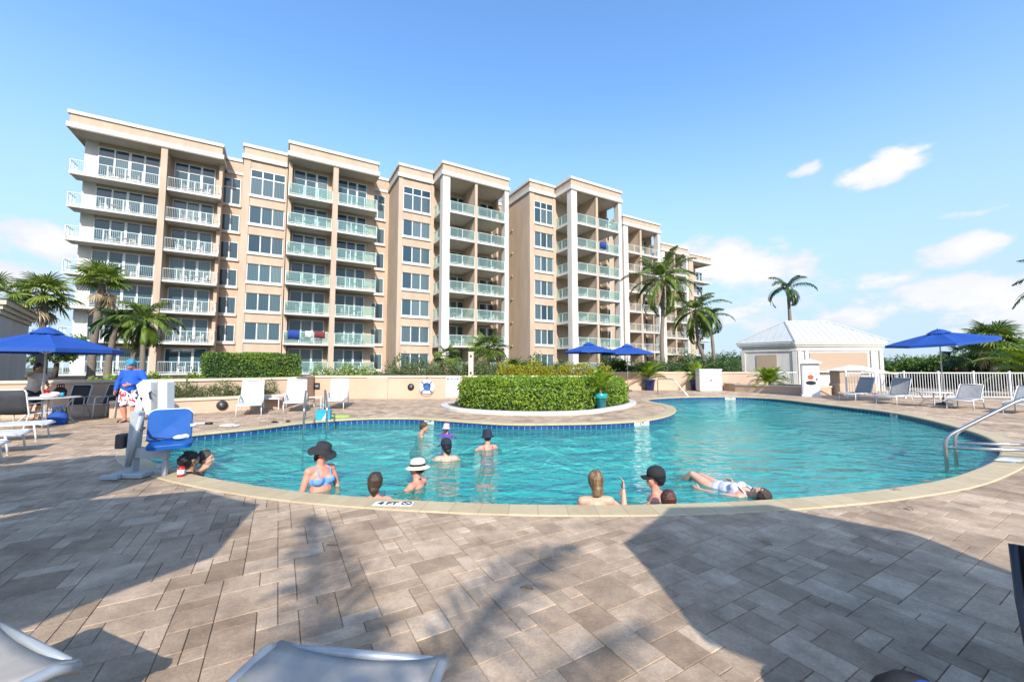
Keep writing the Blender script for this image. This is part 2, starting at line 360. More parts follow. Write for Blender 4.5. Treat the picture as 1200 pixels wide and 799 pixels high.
for u, v, wu, wv, amp, tilt in ((1032,197,52,19,1.3,-.05), (1052,183,34,11,1.1,0), (950,197,27,9,1.0,-.05), (1125,292,50,19,1.1,-.05), (1140,250,45,7,.7,0),
        (865,312,75,30,1.25,.1), (790,300,60,22,.8,0), (1000,333,80,16,.5,0), (1130,350,130,26,1.05,-.05), (990,372,60,18,.8,0), (1180,395,110,16,.8,0), (930,368,160,30,.6,0), (1290,350,150,50,1.1,0),
        (50,283,62,26,1.1,.1), (-60,300,120,60,1.1,0), (20,330,100,30,.6,0), (1500,330,200,50,1,0), (-300,300,200,60,1,0), (600,398,700,24,.25,0)):
    a0, e0 = angs(u, v); ra = abs(angs(u+wu,v)[0]-angs(u-wu,v)[0])/2; re = abs(angs(u,v+wv)[1]-angs(u,v-wv)[1])/2
    da = mth('DIVIDE', mth('SUBTRACT', az, a0), ra); de0 = mth('DIVIDE', mth('SUBTRACT', el, e0), re)
    de = mth('ADD', de0, mth('MULTIPLY', da, tilt*2)) if tilt else de0
    q = mth('ADD', mth('MULTIPLY', da, da), mth('MULTIPLY', de, de))
    g = mth('MULTIPLY', mth('EXPONENT', mth('MULTIPLY', q, -1.1)), amp)
    dens = g if dens is None else mth('MAXIMUM', dens, g)
mp = N_(t, 'ShaderNodeMapping'); mp.inputs['Scale'].default_value = (1,1,2.1); L(tc.outputs['Generated'], mp.inputs['Vector'])
nz = N_(t, 'ShaderNodeTexNoise'); nz.inputs['Scale'].default_value = 11; nz.inputs['Detail'].default_value = 10; nz.inputs['Roughness'].default_value = .58; L(mp.outputs[0], nz.inputs['Vector'])
gate = mth('MINIMUM', mth('MULTIPLY', dens, 3.0), 1.0)
dd = mth('MULTIPLY', mth('ADD', mth('MULTIPLY', dens, .75), mth('MULTIPLY', mth('SUBTRACT', nz.outputs['Fac'], .5), 2.1)), gate)
mr = N_(t, 'ShaderNodeMapRange'); mr.interpolation_type = 'SMOOTHSTEP'; mr.inputs[1].default_value = .14; mr.inputs[2].default_value = .60; L(dd, mr.inputs[0])
n3 = N_(t, 'ShaderNodeTexNoise'); n3.inputs['Scale'].default_value = 7; n3.inputs['Detail'].default_value = 6; L(mp.outputs[0], n3.inputs['Vector'])
cr = N_(t, 'ShaderNodeValToRGB'); cr.color_ramp.elements[0].position = .40; cr.color_ramp.elements[0].color = (4.3,4.45,4.75,1); cr.color_ramp.elements[1].position = .65; cr.color_ramp.elements[1].color = (5.4,5.4,5.4,1)
L(mth('ADD', mth('MULTIPLY', n3.outputs['Fac'], .55), mth('MULTIPLY', mth('MINIMUM', dd, 1.2), .30)), cr.inputs['Fac'])
mx = N_(t, 'ShaderNodeMix', data_type='RGBA'); hs = N_(t, 'ShaderNodeHueSaturation'); hs.inputs['Saturation'].default_value = 1.18; hs.inputs['Value'].default_value = 1.84; hs.inputs['Hue'].default_value = .501; L(sky.outputs[0], hs.inputs['Color'])
hz = N_(t, 'ShaderNodeMapRange'); hz.interpolation_type = 'SMOOTHSTEP'; hz.inputs[1].default_value = R(36); hz.inputs[2].default_value = R(2); hz.inputs[3].default_value = .0; hz.inputs[4].default_value = .92; L(el, hz.inputs[0])
hm = N_(t, 'ShaderNodeMix', data_type='RGBA'); hm.inputs[7].default_value = (2.65,3.5,4.45,1); L(hz.outputs[0], hm.inputs[0]); L(hs.outputs[0], hm.inputs[6])
L(mr.outputs[0], mx.inputs[0]); L(hm.outputs[2], mx.inputs[6]); L(cr.outputs[0], mx.inputs[7])
L(mx.outputs[2], bg.inputs['Color'])
vs = scene.view_settings; vs.view_transform = 'Standard'; vs.look = 'None'; vs.exposure = .5; vs.gamma = 1; vs.use_curve_mapping = False
scene.render.film_transparent = False
scene.cycles.max_bounces = 8; scene.cycles.transparent_max_bounces = 16; scene.cycles.caustics_reflective = False; scene.cycles.caustics_refractive = False

# ---------------------------------------------------------------- pool outline
PXO = [(224,509),(300,502),(350,495.5),(400,491.5),(435,490),(490,490),(527,492.6),(563,495),(600,497),(660,496.5),(705,495.5),(742,493.5),(765,491),(782,487),(791,482),(789,477),
       (779,473.5),(765,471.2),(758,468.8),(765,467),(800,465.2),(855,464.6),(905,466.8),(960,473),(1000,477.5),(1040,482.5),(1080,490),(1120,500),(1155,511),(1174,523),(1174,533),(1166,542),
       (1126,558),(1088,567),(1040,574),(1000,579),(940,584),(890,587.5),(815,591),(740,592.8),(667,593),(600,592.3),(533,590),(470,586.8),(420,583.3),(365,579),(317,573),(273,566),(229,558),
       (205,551.5),(180,543),(164,534),(168,524.5),(194,515)]
def catmull(pts, step):
    out = []; n = len(pts)
    for i in range(n):
        p0, p1, p2, p3 = (Vector(pts[(i+k-1) % n]) for k in range(4))
        m = max(1, int((p2-p1).length / step))
        for j in range(m):
            u = j / m
            out.append(.5*((2*p1) + (p2-p0)*u + (2*p0-5*p1+4*p2-p3)*u*u + (3*p1-p0-3*p2+p3)*u**3))
    return out
pool = catmull([gp(u, v) for u, v in PXO], .17)
for _ in range(6):
    pool = [(pool[i-1] + pool[i]*2 + pool[(i+1) % len(pool)]) / 4 for i in range(len(pool))]
area = sum(pool[i-1].cross(pool[i]) for i in range(len(pool)))
if area < 0: pool.reverse()
NP = len(pool)
nrm = []
for i in range(NP):
    tg = (pool[(i+1) % NP] - pool[i-1]).normalized(); nrm.append(Vector((tg.y, -tg.x)))      # outward
def offset(d): return [pool[i] + nrm[i]*d for i in range(NP)]
ulen = [0.0]
for i in range(NP): ulen.append(ulen[-1] + (pool[(i+1) % NP] - pool[i]).length)
def ring(name, rows, m, parent=None, vs=None, smooth=False):
    """rows: (offset, z) profile swept round the outline; UV runs along it."""
    V = []; UV = []
    acc = 0.0; vv = [0.0]
    for a, b in zip(rows, rows[1:]): acc += math.hypot(a[0]-b[0], a[1]-b[1]); vv.append(acc)
    for k, (d, z) in enumerate(rows):
        o = offset(d)
        for i in range(NP+1):
            p = o[i % NP]; V.append((p.x, p.y, z)); UV.append((ulen[i], vv[k]))
    Fc = [(k*(NP+1)+i, k*(NP+1)+i+1, (k+1)*(NP+1)+i+1, (k+1)*(NP+1)+i) for k in range(len(rows)-1) for i in range(NP)]
    me = bpy.data.meshes.new(name); me.from_pydata(V, [], Fc); me.materials.append(m)
    uv = me.uv_layers.new(name='UVMap')
    for lp in me.loops: uv.data[lp.index].uv = UV[lp.vertex_index]
    if smooth: me.polygons.foreach_set('use_smooth', [True]*len(Fc))
    me.update(); return link(name, me, parent)
WZ = -.14
struct(ring('pool_coping', [(0.0,-.052),(-.03,-.035),(-.036,-.012),(-.026,.006),(0,.014),(.30,.014),(.315,.004),(.315,-.02)], M['coping']))
struct(ring('pool_tile_band', [(.012,-.05),(.012,-.36)], M['blue_tile']))
struct(ring('pool_side', [(.015,-.36),(.015,-1.15),(-.06,-1.30)], M['plaster']))
def fill(name, loops, z, m):
    bm = bmesh.new()
    for lp in loops:
        vs = [bm.verts.new((p[0], p[1], z)) for p in lp]
        for i in range(len(vs)): bm.edges.new((vs[i], vs[(i+1) % len(vs)]))
    bmesh.ops.triangle_fill(bm, use_beauty=True, use_dissolve=False, edges=bm.edges[:])
    bmesh.ops.recalc_face_normals(bm, faces=bm.faces[:])
    if sum(f.normal.z for f in bm.faces) < 0: bmesh.ops.reverse_faces(bm, faces=bm.faces[:])
    me = bpy.data.meshes.new(name); bm.to_mesh(me); bm.free(); me.materials.append(m)
    return link(name, me)
struct(fill('pool_floor', [offset(-.05)], -1.29, M['plaster']))
struct(fill('pool_water', [offset(.011)], WZ, M['water']))
struct(fill('ground', [offset(.26), [(-900,-300),(900,-300),(900,1500),(-900,1500)]], -.022, M['grass_ground']))
struct(fill('paver_bedding', [offset(.22), [(-30,-9),(42,-9),(42,34),(-30,34)]], -.012, M['joint']))

# underwater entry step round the right-hand end, edged with white tile
def arc_part(i0, i1, d0, d1, z0, z1, name, m):
    a, b = offset(d0), offset(d1); mb = MB(); ids = range(i0, i1+1)
    V = []
    for i in ids: V += [(a[i%NP].x,a[i%NP].y,z1),(b[i%NP].x,b[i%NP].y,z1),(b[i%NP].x,b[i%NP].y,z0)]
    n = len(V)//3
    mb.add(V, [(3*i+k, 3*i+k+1, 3*i+k+4, 3*i+k+3) for i in range(n-1) for k in (0,1)])
    return struct(mb.build(name, m))
def near_i(x, y): return min(range(NP), key=lambda i: (pool[i]-Vector((x,y))).length)
iA, iB = near_i(*gp(1120,500)), near_i(*gp(1060,571))
lo, hi = min(iA,iB), max(iA,iB)
if hi - lo > NP/2: lo, hi = hi, lo + NP
arc_part(lo, hi, -.01, -.54, -1.28, -.26, 'pool_step', M['plaster'])
arc_part(lo, hi, -.33, -.548, -.42, -.252, 'pool_step_edge', M['step_tile'])

# ---------------------------------------------------------------- paved deck: every stone a real slab with a chamfer
def deck():
    U = .113; W0, W1, H0, H1 = -36, 40, -10, 36            # in facade-aligned axes
    nx, ny = int((W1-W0)/U), int((H1-H0)/U)
    used = np.zeros((nx, ny), bool); V = []; Q = []
    P = np.array([(p.x, p.y) for p in pool]); Nn = np.array([(p.x, p.y) for p in nrm])
    rr = random.Random(3)
    sizes = [(3,2),(3,2),(2,2),(2,2),(3,3),(2,3),(2,1),(1,2),(2,1),(3,1),(1,1)]
    for j in range(ny):
        for i in range(nx):
            if used[i,j]: continue
            ss = sizes[:]; rr.shuffle(ss)
            for a, b in ss + [(1,1)]:
                if i+a <= nx and j+b <= ny and not used[i:i+a, j:j+b].any(): break
            used[i:i+a, j:j+b] = True
            g = .0018
            x0, x1, y0, y1 = W0+i*U+g, W0+(i+a)*U-g, H0+j*U+g, H0+(j+b)*U-g
            poly = [(x*DX+y*NX, x*DY+y*NY) for x, y in ((x0,y0),(x1,y0),(x1,y1),(x0,y1))]
            cx = sum(p[0] for p in poly)/4; cy = sum(p[1] for p in poly)/4
            if not (-28 < cx < 38 and -7 < cy < 30): continue
            d2 = (P[:,0]-cx)**2 + (P[:,1]-cy)**2; k = int(d2.argmin())
            side = (cx-P[k,0])*Nn[k,0] + (cy-P[k,1])*Nn[k,1]
            if side < .75 and d2[k] < 9 or side < 0:
                if side < -.4: continue
                q = []; px, py = P[k] + Nn[k]*.17; n_ = Nn[k]
                f = [(x-px)*n_[0]+(y-py)*n_[1] for x, y in poly]
                for e in range(4):
                    f0, f1 = f[e], f[(e+1)%4]; p0, p1 = poly[e], poly[(e+1)%4]
                    if f0 >= 0: q.append(p0)
                    if f0*f1 < 0: u = f0/(f0-f1); q.append((p0[0]+(p1[0]-p0[0])*u, p0[1]+(p1[1]-p0[1])*u))
                if len(q) < 3: continue
                poly = q; cx = sum(p[0] for p in poly)/len(poly); cy = sum(p[1] for p in poly)/len(poly)
            zz = rr.uniform(-.0016,.0016); n = len(poly); o = len(V); c = .0032
            ins = []
            for x, y in poly:
                dx, dy = cx-x, cy-y; dl = math.hypot(dx, dy) or 1
                ins.append((x+dx/dl*c*1.4, y+dy/dl*c*1.4))
            V += [(x,y,-.02) for x,y in poly] + [(x,y,zz-.0035) for x,y in poly] + [(x,y,zz) for x,y in ins]
            Q.append(tuple(o+2*n+e for e in range(n)))
            for r_ in (0, n): Q += [(o+r_+e, o+r_+(e+1)%n, o+r_+n+(e+1)%n, o+r_+n+e) for e in range(n)]
    me = bpy.data.meshes.new('pool_deck'); me.from_pydata(V, [], Q); me.materials.append(M['paver']); me.update()
    struct(link('pool_deck', me))
deck()

# ---------------------------------------------------------------- the apartment building
S0, N0 = 28.0, 38.0
bld = thing('apartment_building', 'long tan seven-storey apartment building with stacked white balconies and flat roofs behind the pool', 'apartment building',
            (S0*DX+N0*NX, S0*DY+N0*NY, 0), PI/2 - BA)
GZ = .95; FH = 2.85; NF = 7
FZ = [GZ + FH*k for k in range(NF)]; ROOF = 21.77
def bp_(mb, name, m, smooth=False): return mb.build(name, m, bld, smooth)
def BX(mb, s0, s1, n0, n1, z0, z1, mi=0): mb.box(s0-S0, s1-S0, n0-N0, n1-N0, z0, z1, mi)
PROTO = {}
def put(kind, s, n, z, rz=0.0):
    """one more copy of a prototype part (and its sub-parts) on the building"""
    src, used = PROTO[kind]
    o = src if not used else copy_tree(src, bld)
    PROTO[kind][1] = True
    o.location = (s-S0, n-N0, z); o.rotation_euler = (0,0,rz)
    return o
PANES = ['pane_curtain','pane_curtain','pane_mid','pane_dark']
prnd = random.Random(11)
def window_part(kind, width, height, panels, transom=0.0, sill=True, door=False, dark=.35):
    """window or sliding door: frame mesh, sill and one pane mesh as sub-parts; origin low left on the wall face"""
    for var in range(4):
        fr = MB(); t_ = .075; b_ = .05 if not door else .06
        fr.box(0, width, -.06, .05, 0, t_); fr.box(0, width, -.06, .05, height-t_, height)
        fr.box(0, t_, -.06, .05, t_, height-t_); fr.box(width-t_, width, -.06, .05, t_, height-t_)
        pw = (width - t_*2) / panels
        for i in range(1, panels):
            x = t_ + pw*i; ww = b_ * (1.6 if door and i == (panels+1)//2 else 1)
            fr.box(x-ww, x+ww, -.055, .045, t_+.001, height-t_-.001)
        if transom: fr.box(t_+.001, width-t_-.001, -.065, .04, transom-.06, transom+.06)
        o = fr.build('sliding_door' if door else 'window', M['white_frame'], bld)
        pn = MB()
        for i in range(panels):
            k = prnd.choice((0,0,0,1,1,2)) if not door else prnd.choice((1,2,2,2,0) if var else (2,2,1))
            x0, x1 = t_+pw*i+.004, t_+pw*(i+1)-.004; yy = -.01 + (.012 if i % 2 else 0)
            if transom:
                pn.box(x0, x1, yy, yy+.012, t_, transom, k); pn.box(x0, x1, yy, yy+.012, transom+.001, height-t_, 2)
            else: pn.box(x0, x1, yy, yy+.012, t_, height-t_, k)
        pn.build('pane', [M['pane_curtain'], M['pane_mid'], M['pane_dark']], o)
        if sill:
            MB().box(-.06, width+.06, -.17, .0, -.24, -.002).build('sill', M['white_stucco'], o)
        PROTO[(kind, var)] = [o, False]
def win(kind, s, n, z, rz=0.0): return put((kind, prnd.randrange(4)), s, n, z, rz)

walls = MB(); wcap = MB(); band = MB()
def roof_block(s0, s1, n0, n1, right_side=True):
    """parapet: lower white band, tan wall, overhanging cream cap"""
    z = ROOF
    BX(band, s0-.15, s1+.15, n0-.15, n1, z, z+.43)
    BX(walls, s0, s1, n0, n1, z+.432, z+1.2)
    BX(wcap, s0-.12, s1+.12, n0-.12, n1, z+1.2, z+1.5)
BK = 62.0
# --- balcony blocks ---------------------------------------------------------
slabs = {}
def railing(width, kind, posts):
    """railing along +x, 1.07 m high; posts, rails and pickets in one mesh, glass a second"""
    mb = MB(); h = 1.05
    mb.box(0, width, -.03, .03, h-.045, h); mb.box(0, width, -.022, .022, .075, .115)
    for i in range(posts+1):
        x = .03 + (width-.06)*i/posts; mb.box(x-.028, x+.028, -.028, .028, 0, h-.046)
    if kind in ('picket','both'):
        n = int(width/.125)
        for i in range(1, n):
            x = width*i/n; mb.box(x-.0055, x+.0055, -.0055, .0055, .116, h-.046)
    return mb
def glassmb(width):
    mb = MB(); mb.box(.06, width-.06, -.006, .006, .12, 1.0); return mb
RAIL = {}
def rail(width, kind, parent, loc, rz=0.0, posts=3):
    key = (round(width,2), kind, posts)
    if key not in RAIL:
        RAIL[key] = (railing(width, kind, posts).mesh('railing', M['rail_white']), glassmb(width).mesh('glass_panel', M['rail_glass']))
    o = link('railing', RAIL[key][0], parent); o.location = loc; o.rotation_euler = (0,0,rz)
    if kind in ('glass','both'):
        g = link('glass_panel', RAIL[key][1], parent); g.location = loc; g.rotation_euler = (0,0,rz)
BALC = []
def balcony(s0, s1, nf, nb, k, kind, posts=4, left=None, right=None, name=None):
    """one balcony: slab with raised kerb as the part, railings and glass as its sub-parts"""
    mb = MB(); wd = s1-s0; dp = nb-nf
    mb.box(0, wd, 0, dp, -.15, -.001); mb.box(0, wd, -.04, .09, -.18, .03)
    o = mb.build('balcony', M['white_stucco'], bld); o.location = (s0-S0, nf-N0, FZ[k])
    rail(wd-.04, kind, o, (.02,.04,.05), 0, posts)
    if left is not None: rail(left, kind, o, (.045,.07,.05), PI/2, 2)
    if right is not None: rail(right, kind, o, (wd-.045,.07,.05), PI/2, 2)
    BALC.append((s0, s1, nf, nb, k, name))
    return o
def soffit(s0, s1, nf, nb):                                       # underside of the roof above the top balcony
    mb = MB(); BX(mb, s0, s1, nf, nb, ROOF-.06, ROOF-.002); bp_(mb, 'soffit', M['soffit'])

# block A: two bays at the left end
nA, nAb = 46.85, 48.6
sA0 = -15.85; sA1 = s_at(255, nA); sAm = s_at(184.5, nA)
window_part('doorA1', s_at(182,nAb)-s_at(107,nAb), 2.35, 4, door=True, sill=False)
window_part('doorA2', s_at(248,nAb)-s_at(199,nAb), 2.35, 3, door=True, sill=False)
window_part('doorA1t', s_at(182,nAb)-s_at(107,nAb), 3.2, 4, 2.35, door=True, sill=False)
window_part('doorA2t', s_at(248,nAb)-s_at(199,nAb), 3.2, 3, 2.35, door=True, sill=False)
sW = s_at(90.5, nAb)
mb = MB(); BX(mb, sW, s_at(107,nAb), nAb, nAb+.4, 0, ROOF); bp_(mb, 'wall', M['white_stucco'])
BX(walls, s_at(107,nAb), sA1, nAb+.06, nAb+.4, 0, ROOF)
BX(walls, sA1-.3, sA1-.02, nAb-.8, nAb+.06, 0, ROOF)
BX(walls, sAm-.13, sAm+.27, nAb-1.6, nAb+.06, 0, ROOF)
mb = MB(); BX(mb, sAm-.17, sAm+.31, nA+.0, nAb-1.6, 0, ROOF); bp_(mb, 'column', M['stucco'])
for k in range(NF):
    balcony(sA0, sAm-.172, nA+.2, nAb, k, 'picket', 5, left=1.4, name='leftmost stack')
    balcony(sAm+.312, sA1, nA+.2, nAb, k, 'picket', 4, right=1.0, name='second stack from left')
    win('doorA1t' if k == NF-1 else 'doorA1', s_at(107,nAb), nAb, FZ[k]+.06); win('doorA2t' if k == NF-1 else 'doorA2', s_at(199,nAb), nAb, FZ[k]+.06)
roof_block(sA0-.1, sA1, nA, BK); soffit(sA0, sA1, nA-.1, nAb)
# recess R1
nR1 = 49.4; sR1 = s_at(281, 45.5)
BX(walls, sA1-.3, sR1+.4, nR1, nR1+.5, 0, ROOF-.2)
BX(band, sA1+.16, sR1-.1, nR1-.1, nR1+.5, ROOF-.2, ROOF+.1); BX(walls, sA1+.01, sR1, nR1, nR1+.5, ROOF+.1, ROOF+1.2); BX(wcap, sA1+.13, sR1-.1, nR1-.12, BK, ROOF+1.2, ROOF+1.5)
wR = s_at(279,nR1)-s_at(257,nR1)
window_part('winR1', wR, 1.75, 2); window_part('winR1t', wR, 2.75, 2, 1.75)
for k in range(NF): win('winR1t' if k == NF-1 else 'winR1', s_at(257,nR1), nR1-.02, FZ[k]+.3)
# window bays B, D, F
def window_bay(tag_, s0, s1, n0, u0, u1, depth):
    a, b = s_at(u0, n0), s_at(u1, n0)
    window_part('win'+tag_, b-a, 1.75, 3); window_part('win'+tag_+'t', b-a, 2.55, 3, 1.75)
    BX(walls, s0, a-.02, n0, n0+depth, 0, ROOF); BX(walls, b+.02, s1, n0, n0+depth, 0, ROOF)
    BX(walls, a-.02, b+.02, n0+.17, n0+depth, 0, ROOF)
    z = 0
    for k in range(NF):
        BX(walls, a-.018, b+.018, n0+.07, n0+.172, z, FZ[k]+.06)
        win('win'+tag_+('t' if k == NF-1 else ''), a, n0+.11, FZ[k]+.3)
        z = FZ[k] + 2.09
        if k < NF-1: BX(walls, a-.018, b+.018, n0-.03, n0+.07, z-.06, z)         # drip ledge over each window
    BX(walls, a-.018, b+.018, n0+.07, n0+.172, FZ[-1]+2.87, ROOF)
sB1 = s_at(335, 45.5)-.1
window_bay('B', sR1, sB1, 45.5, 289.5, 331.5, 4.5); roof_block(sR1, sB1, 45.5, BK)
# block C
nC, nCb = 42.72, 44.5
sC0, sC1, sCm = s_at(335,nC), s_at(441,nC), s_at(390.5,nC)
dC = s_at(382,nCb)-s_at(341,nCb); dC2 = s_at(428,nCb)-s_at(393.5,nCb)
window_part('doorC1', dC, 2.35, 3, door=True, sill=False); window_part('doorC2', dC2, 2.35, 3, door=True, sill=False)
window_part('doorC1t', dC, 3.2, 3, 2.35, door=True, sill=False); window_part('doorC2t', dC2, 3.2, 3, 2.35, door=True, sill=False)
BX(walls, sC0, sC1, nCb+.06, nCb+6, 0, ROOF)
BX(walls, sC0-.02, sC0+.3, nCb-.9, nCb+.06, 0, ROOF); BX(walls, sCm-.15, sCm+.25, nCb-1.5, nCb+.06, 0, ROOF)
mb = MB(); BX(mb, sCm-.19, sCm+.29, nC, nCb-1.5, 0, ROOF); bp_(mb, 'column', M['stucco'])
for k in range(NF):
    balcony(sC0, sCm-.192, nC, nCb, k, 'glass', 3, left=.85, name='third stack from left')
    balcony(sCm+.292, sC1, nC, nCb, k, 'glass', 3, right=1.55, name='fourth stack from left')
    win('doorC1t' if k == NF-1 else 'doorC1', s_at(341,nCb), nCb, FZ[k]+.06); win('doorC2t' if k == NF-1 else 'doorC2', s_at(393.5,nCb), nCb, FZ[k]+.06)
roof_block(sC0, sC1, nC, BK); soffit(sC0, sC1, nC-.1, nCb)
# recess R2
nR2 = 46.0; sD0 = s_at(466, 41.6)
BX(walls, sC1-.2, sD0+.1, nR2, nR2+3, 0, ROOF-.2)
BX(band, sC1+.16, sD0-.16, nR2-.1, nR2+.5, ROOF-.2, ROOF+.1); BX(walls, sC1+.01, sD0, nR2, nR2+.5, ROOF+.1, ROOF+1.2); BX(wcap, sC1+.13, sD0-.13, nR2-.12, BK, ROOF+1.2, ROOF+1.5)
wR2 = min(s_at(450,nR2), sD0-.12)-s_at(432,nR2)
window_part('winR2', wR2, 1.75, 2); window_part('winR2t', wR2, 2.75, 2, 1.75)
for k in range(NF): win('winR2t' if k == NF-1 else 'winR2', s_at(432,nR2), nR2-.02, FZ[k]+.3)
# block D
nE = 38.85; sE0, sE1 = s_at(518,nE), s_at(596,nE)
window_bay('D', sD0, sE0+.02, 41.6, 471.5, 504, 8); roof_block(sD0, sE0-.16, 41.6, BK)
# tower blocks E and G: balconies between tall white columns
def tower(tag_, s0, s1, nf, nb, um, doors, names, posts=2, nbay=41.6, colw=.82, kind='glass', side=True):
    sm = s_at(um, nf)
    BX(walls, s0, s1, nb+.06, nb+9, 0, ROOF)
    BX(walls, sm-.11, sm+.11, nf+.25, nb+.06, 0, ROOF)
    mb = MB(); BX(mb, sm-.15, sm+.15, nf+.02, nf+.25, 0, ROOF); bp_(mb, 'column', M['stucco'])
    for x0, x1 in ((s0, s0+colw), (s1-colw*.62, s1)):
        mb = MB(); BX(mb, x0, x1, nf-.02, nf+.75, 0, ROOF); bp_(mb, 'column', M['white_stucco'])
    BX(walls, s1-.26, s1-.02, nb-1.0, nb+.06, 0, ROOF)
    for j, (u0, u1) in enumerate(doors):
        a, b = s_at(u0,nb), s_at(u1,nb)
        window_part('door%s%d' % (tag_,j), b-a, 2.35, 2, door=True, sill=False); window_part('door%s%dt' % (tag_,j), b-a, 3.1, 2, 2.35, door=True, sill=False)
        for k in range(NF): win('door%s%d%s' % (tag_, j, 't' if k == NF-1 else ''), a, nb, FZ[k]+.06)
    for k in range(NF):
        balcony(s0+colw+.002, sm-.152, nf, nb, k, kind, posts, name=names[0])
        balcony(sm+.152, s1-colw*.62-.002, nf, nb, k, kind, posts, name=names[1])
        if side:
            mb = MB(); mb.box(0, colw, 0, nb-nf-.77, -.17, .05)
            o = mb.build('balcony', M['white_stucco'], bld); o.location = (s0-S0, nf+.76-N0, FZ[k])
            rail(nbay-nf-.8, kind, o, (.06,.02,.05), PI/2, 2)
    roof_block(s0, s1, nf, BK); soffit(s0, s1, nf-.1, nb)
tower('E', sE0, sE1, nE, 42.3, 558, ((527,544.5),(561.5,579.5)), ('fifth stack from left','sixth stack from left'))
nG = 34.75; sG0, sG1 = s_at(670,nG), s_at(729,nG); nF_ = 37.7; sF0 = s_at(621,nF_)
BX(walls, sE1-.5, sF0+.3, 43.0, 47, 0, ROOF); BX(wcap, sE1, sF0, 42.9, BK, ROOF, ROOF+.4)
window_bay('F', sF0, sG0+.02, nF_, 626.5, 648.5, 8); roof_block(sF0, sG0-.16, nF_, BK)
tower('G', sG0, sG1, nG, 38.2, 700.5, ((676,687.5),(703,714.5)), ('seventh stack from left','eighth stack from left'), nbay=37.7)
# small scuppers down the blank side walls
for sx, na, nb2 in ((sF0, nF_, 0), (sD0, 41.6, 0)):
    pass
for k in range(NF):
    mb = MB(); BX(mb, sF0-.14, sF0-.001, 41.55, 41.9, FZ[k]+.25, FZ[k]+.37); bp_(mb, 'ledge', M['stucco_pink'])
# far wings H, I, J
BX(walls, sG1-.3, s_at(733,40.0)+.3, 42.5, 48, 0, ROOF); BX(wcap, sG1, s_at(733,40.), 42.4, BK, ROOF+.6, ROOF+.9)
nH = 40.0; sH0, sH1 = s_at(731,nH), s_at(774,nH)
tower('H', sH0, sH1, nH, 42.6, 751.5, ((739,746),(754,761)), ('ninth stack from left','tenth stack from left'), kind='picket', colw=.9, side=False)
nI = 45.8; sI0, sI1 = s_at(775,nI), s_at(806,nI)
BX(walls, sH1-.3, sI0+1, 48, 52, 0, ROOF)
tower('I', sI0, sI1, nI, 48.2, 790.5, ((779,786),(793,800)), ('eleventh stack from left','twelfth stack from left'), kind='picket', colw=.9, side=False)
nJ = 47.4; sJ0, sJ1 = s_at(806,nJ)+.2, s_at(833,nJ); sJc = s_at(812,nJ)
BX(walls, sJ0, sJ1-2.2, nJ+2.0, BK, 0, ROOF)
mb = MB(); BX(mb, sJ0, sJc, nJ, nJ+1.99, 0, ROOF); bp_(mb, 'column', M['stucco'])
wJ = s_at(821,nJ+2)-s_at(814,nJ+2); window_part('doorJ', wJ, 2.35, 2, door=True, sill=False)
for k in range(NF):
    balcony(sJc+.002, sJ1, nJ, nJ+2.0, k, 'picket', 3, right=1.8, name='rightmost stack')
    win('doorJ', s_at(814,nJ+2)+.1, nJ+1.94, FZ[k]+.06)
roof_block(sJ0, sJ1, nJ, BK); soffit(sJ0, sJ1, nJ-.1, nJ+2)
# body of the building behind the fronts
core = MB()
BX(core, sW+.3, sR1, 50.0, BK-.2, 0, ROOF+.4); BX(core, sR1, sE1, 50.05, BK-.2, 0, ROOF+.4); BX(core, sE1, sH0, 47.05, BK-.2, 0, ROOF+.4); BX(core, sH0, sJ0, 52.05, BK-.2, 0, ROOF+.4)
bp_(core, 'rear_wall', M['stucco'])
bp_(walls, 'wall', M['stucco']); bp_(band, 'roof_band', M['white_stucco']); bp_(wcap, 'parapet_cap', M['white_stucco'])
for key, (o, used) in list(PROTO.items()):                        # prototypes that were never placed
    if not used:
        for c in list(o.children): bpy.data.objects.remove(c)
        bpy.data.objects.remove(o)

# ---------------------------------------------------------------- chairs, tables and towels on the balconies
def patio_chair_mesh():
    mb = MB()
    mb.bbox(-.24,.24,-.22,.24,.40,.44,.02)
    for i in range(5): mb.box(-.2+i*.09,-.16+i*.09,.22,.25,.46,.82)
    mb.box(-.24,.24,.215,.255,.82,.90); mb.box(-.26,-.21,-.2,.22,.60,.64); mb.box(.21,.26,-.2,.22,.60,.64)
    for x in (-.22,.22):
        for y in (-.2,.22): mb.box(x-.02,x+.02,y-.02,y+.02,0,.6 if y < 0 else .46)
    return mb.mesh('patio_chair', M['chair_white'])
def patio_table_mesh():
    mb = MB(); mb.lathe([(.36,.66),(.38,.675),(.38,.69),(.36,.70)], seg=16); mb.lathe([(.05,.05),(.04,.66)], seg=8); mb.lathe([(.24,0),(.22,.03),(.05,.06)], seg=12)
    return mb.mesh('patio_table', M['chair_white'])
pc, pt = patio_chair_mesh(), patio_table_mesh()
FLOORN = ['ground','second','third','fourth','fifth','sixth','top']
brnd = random.Random(5)
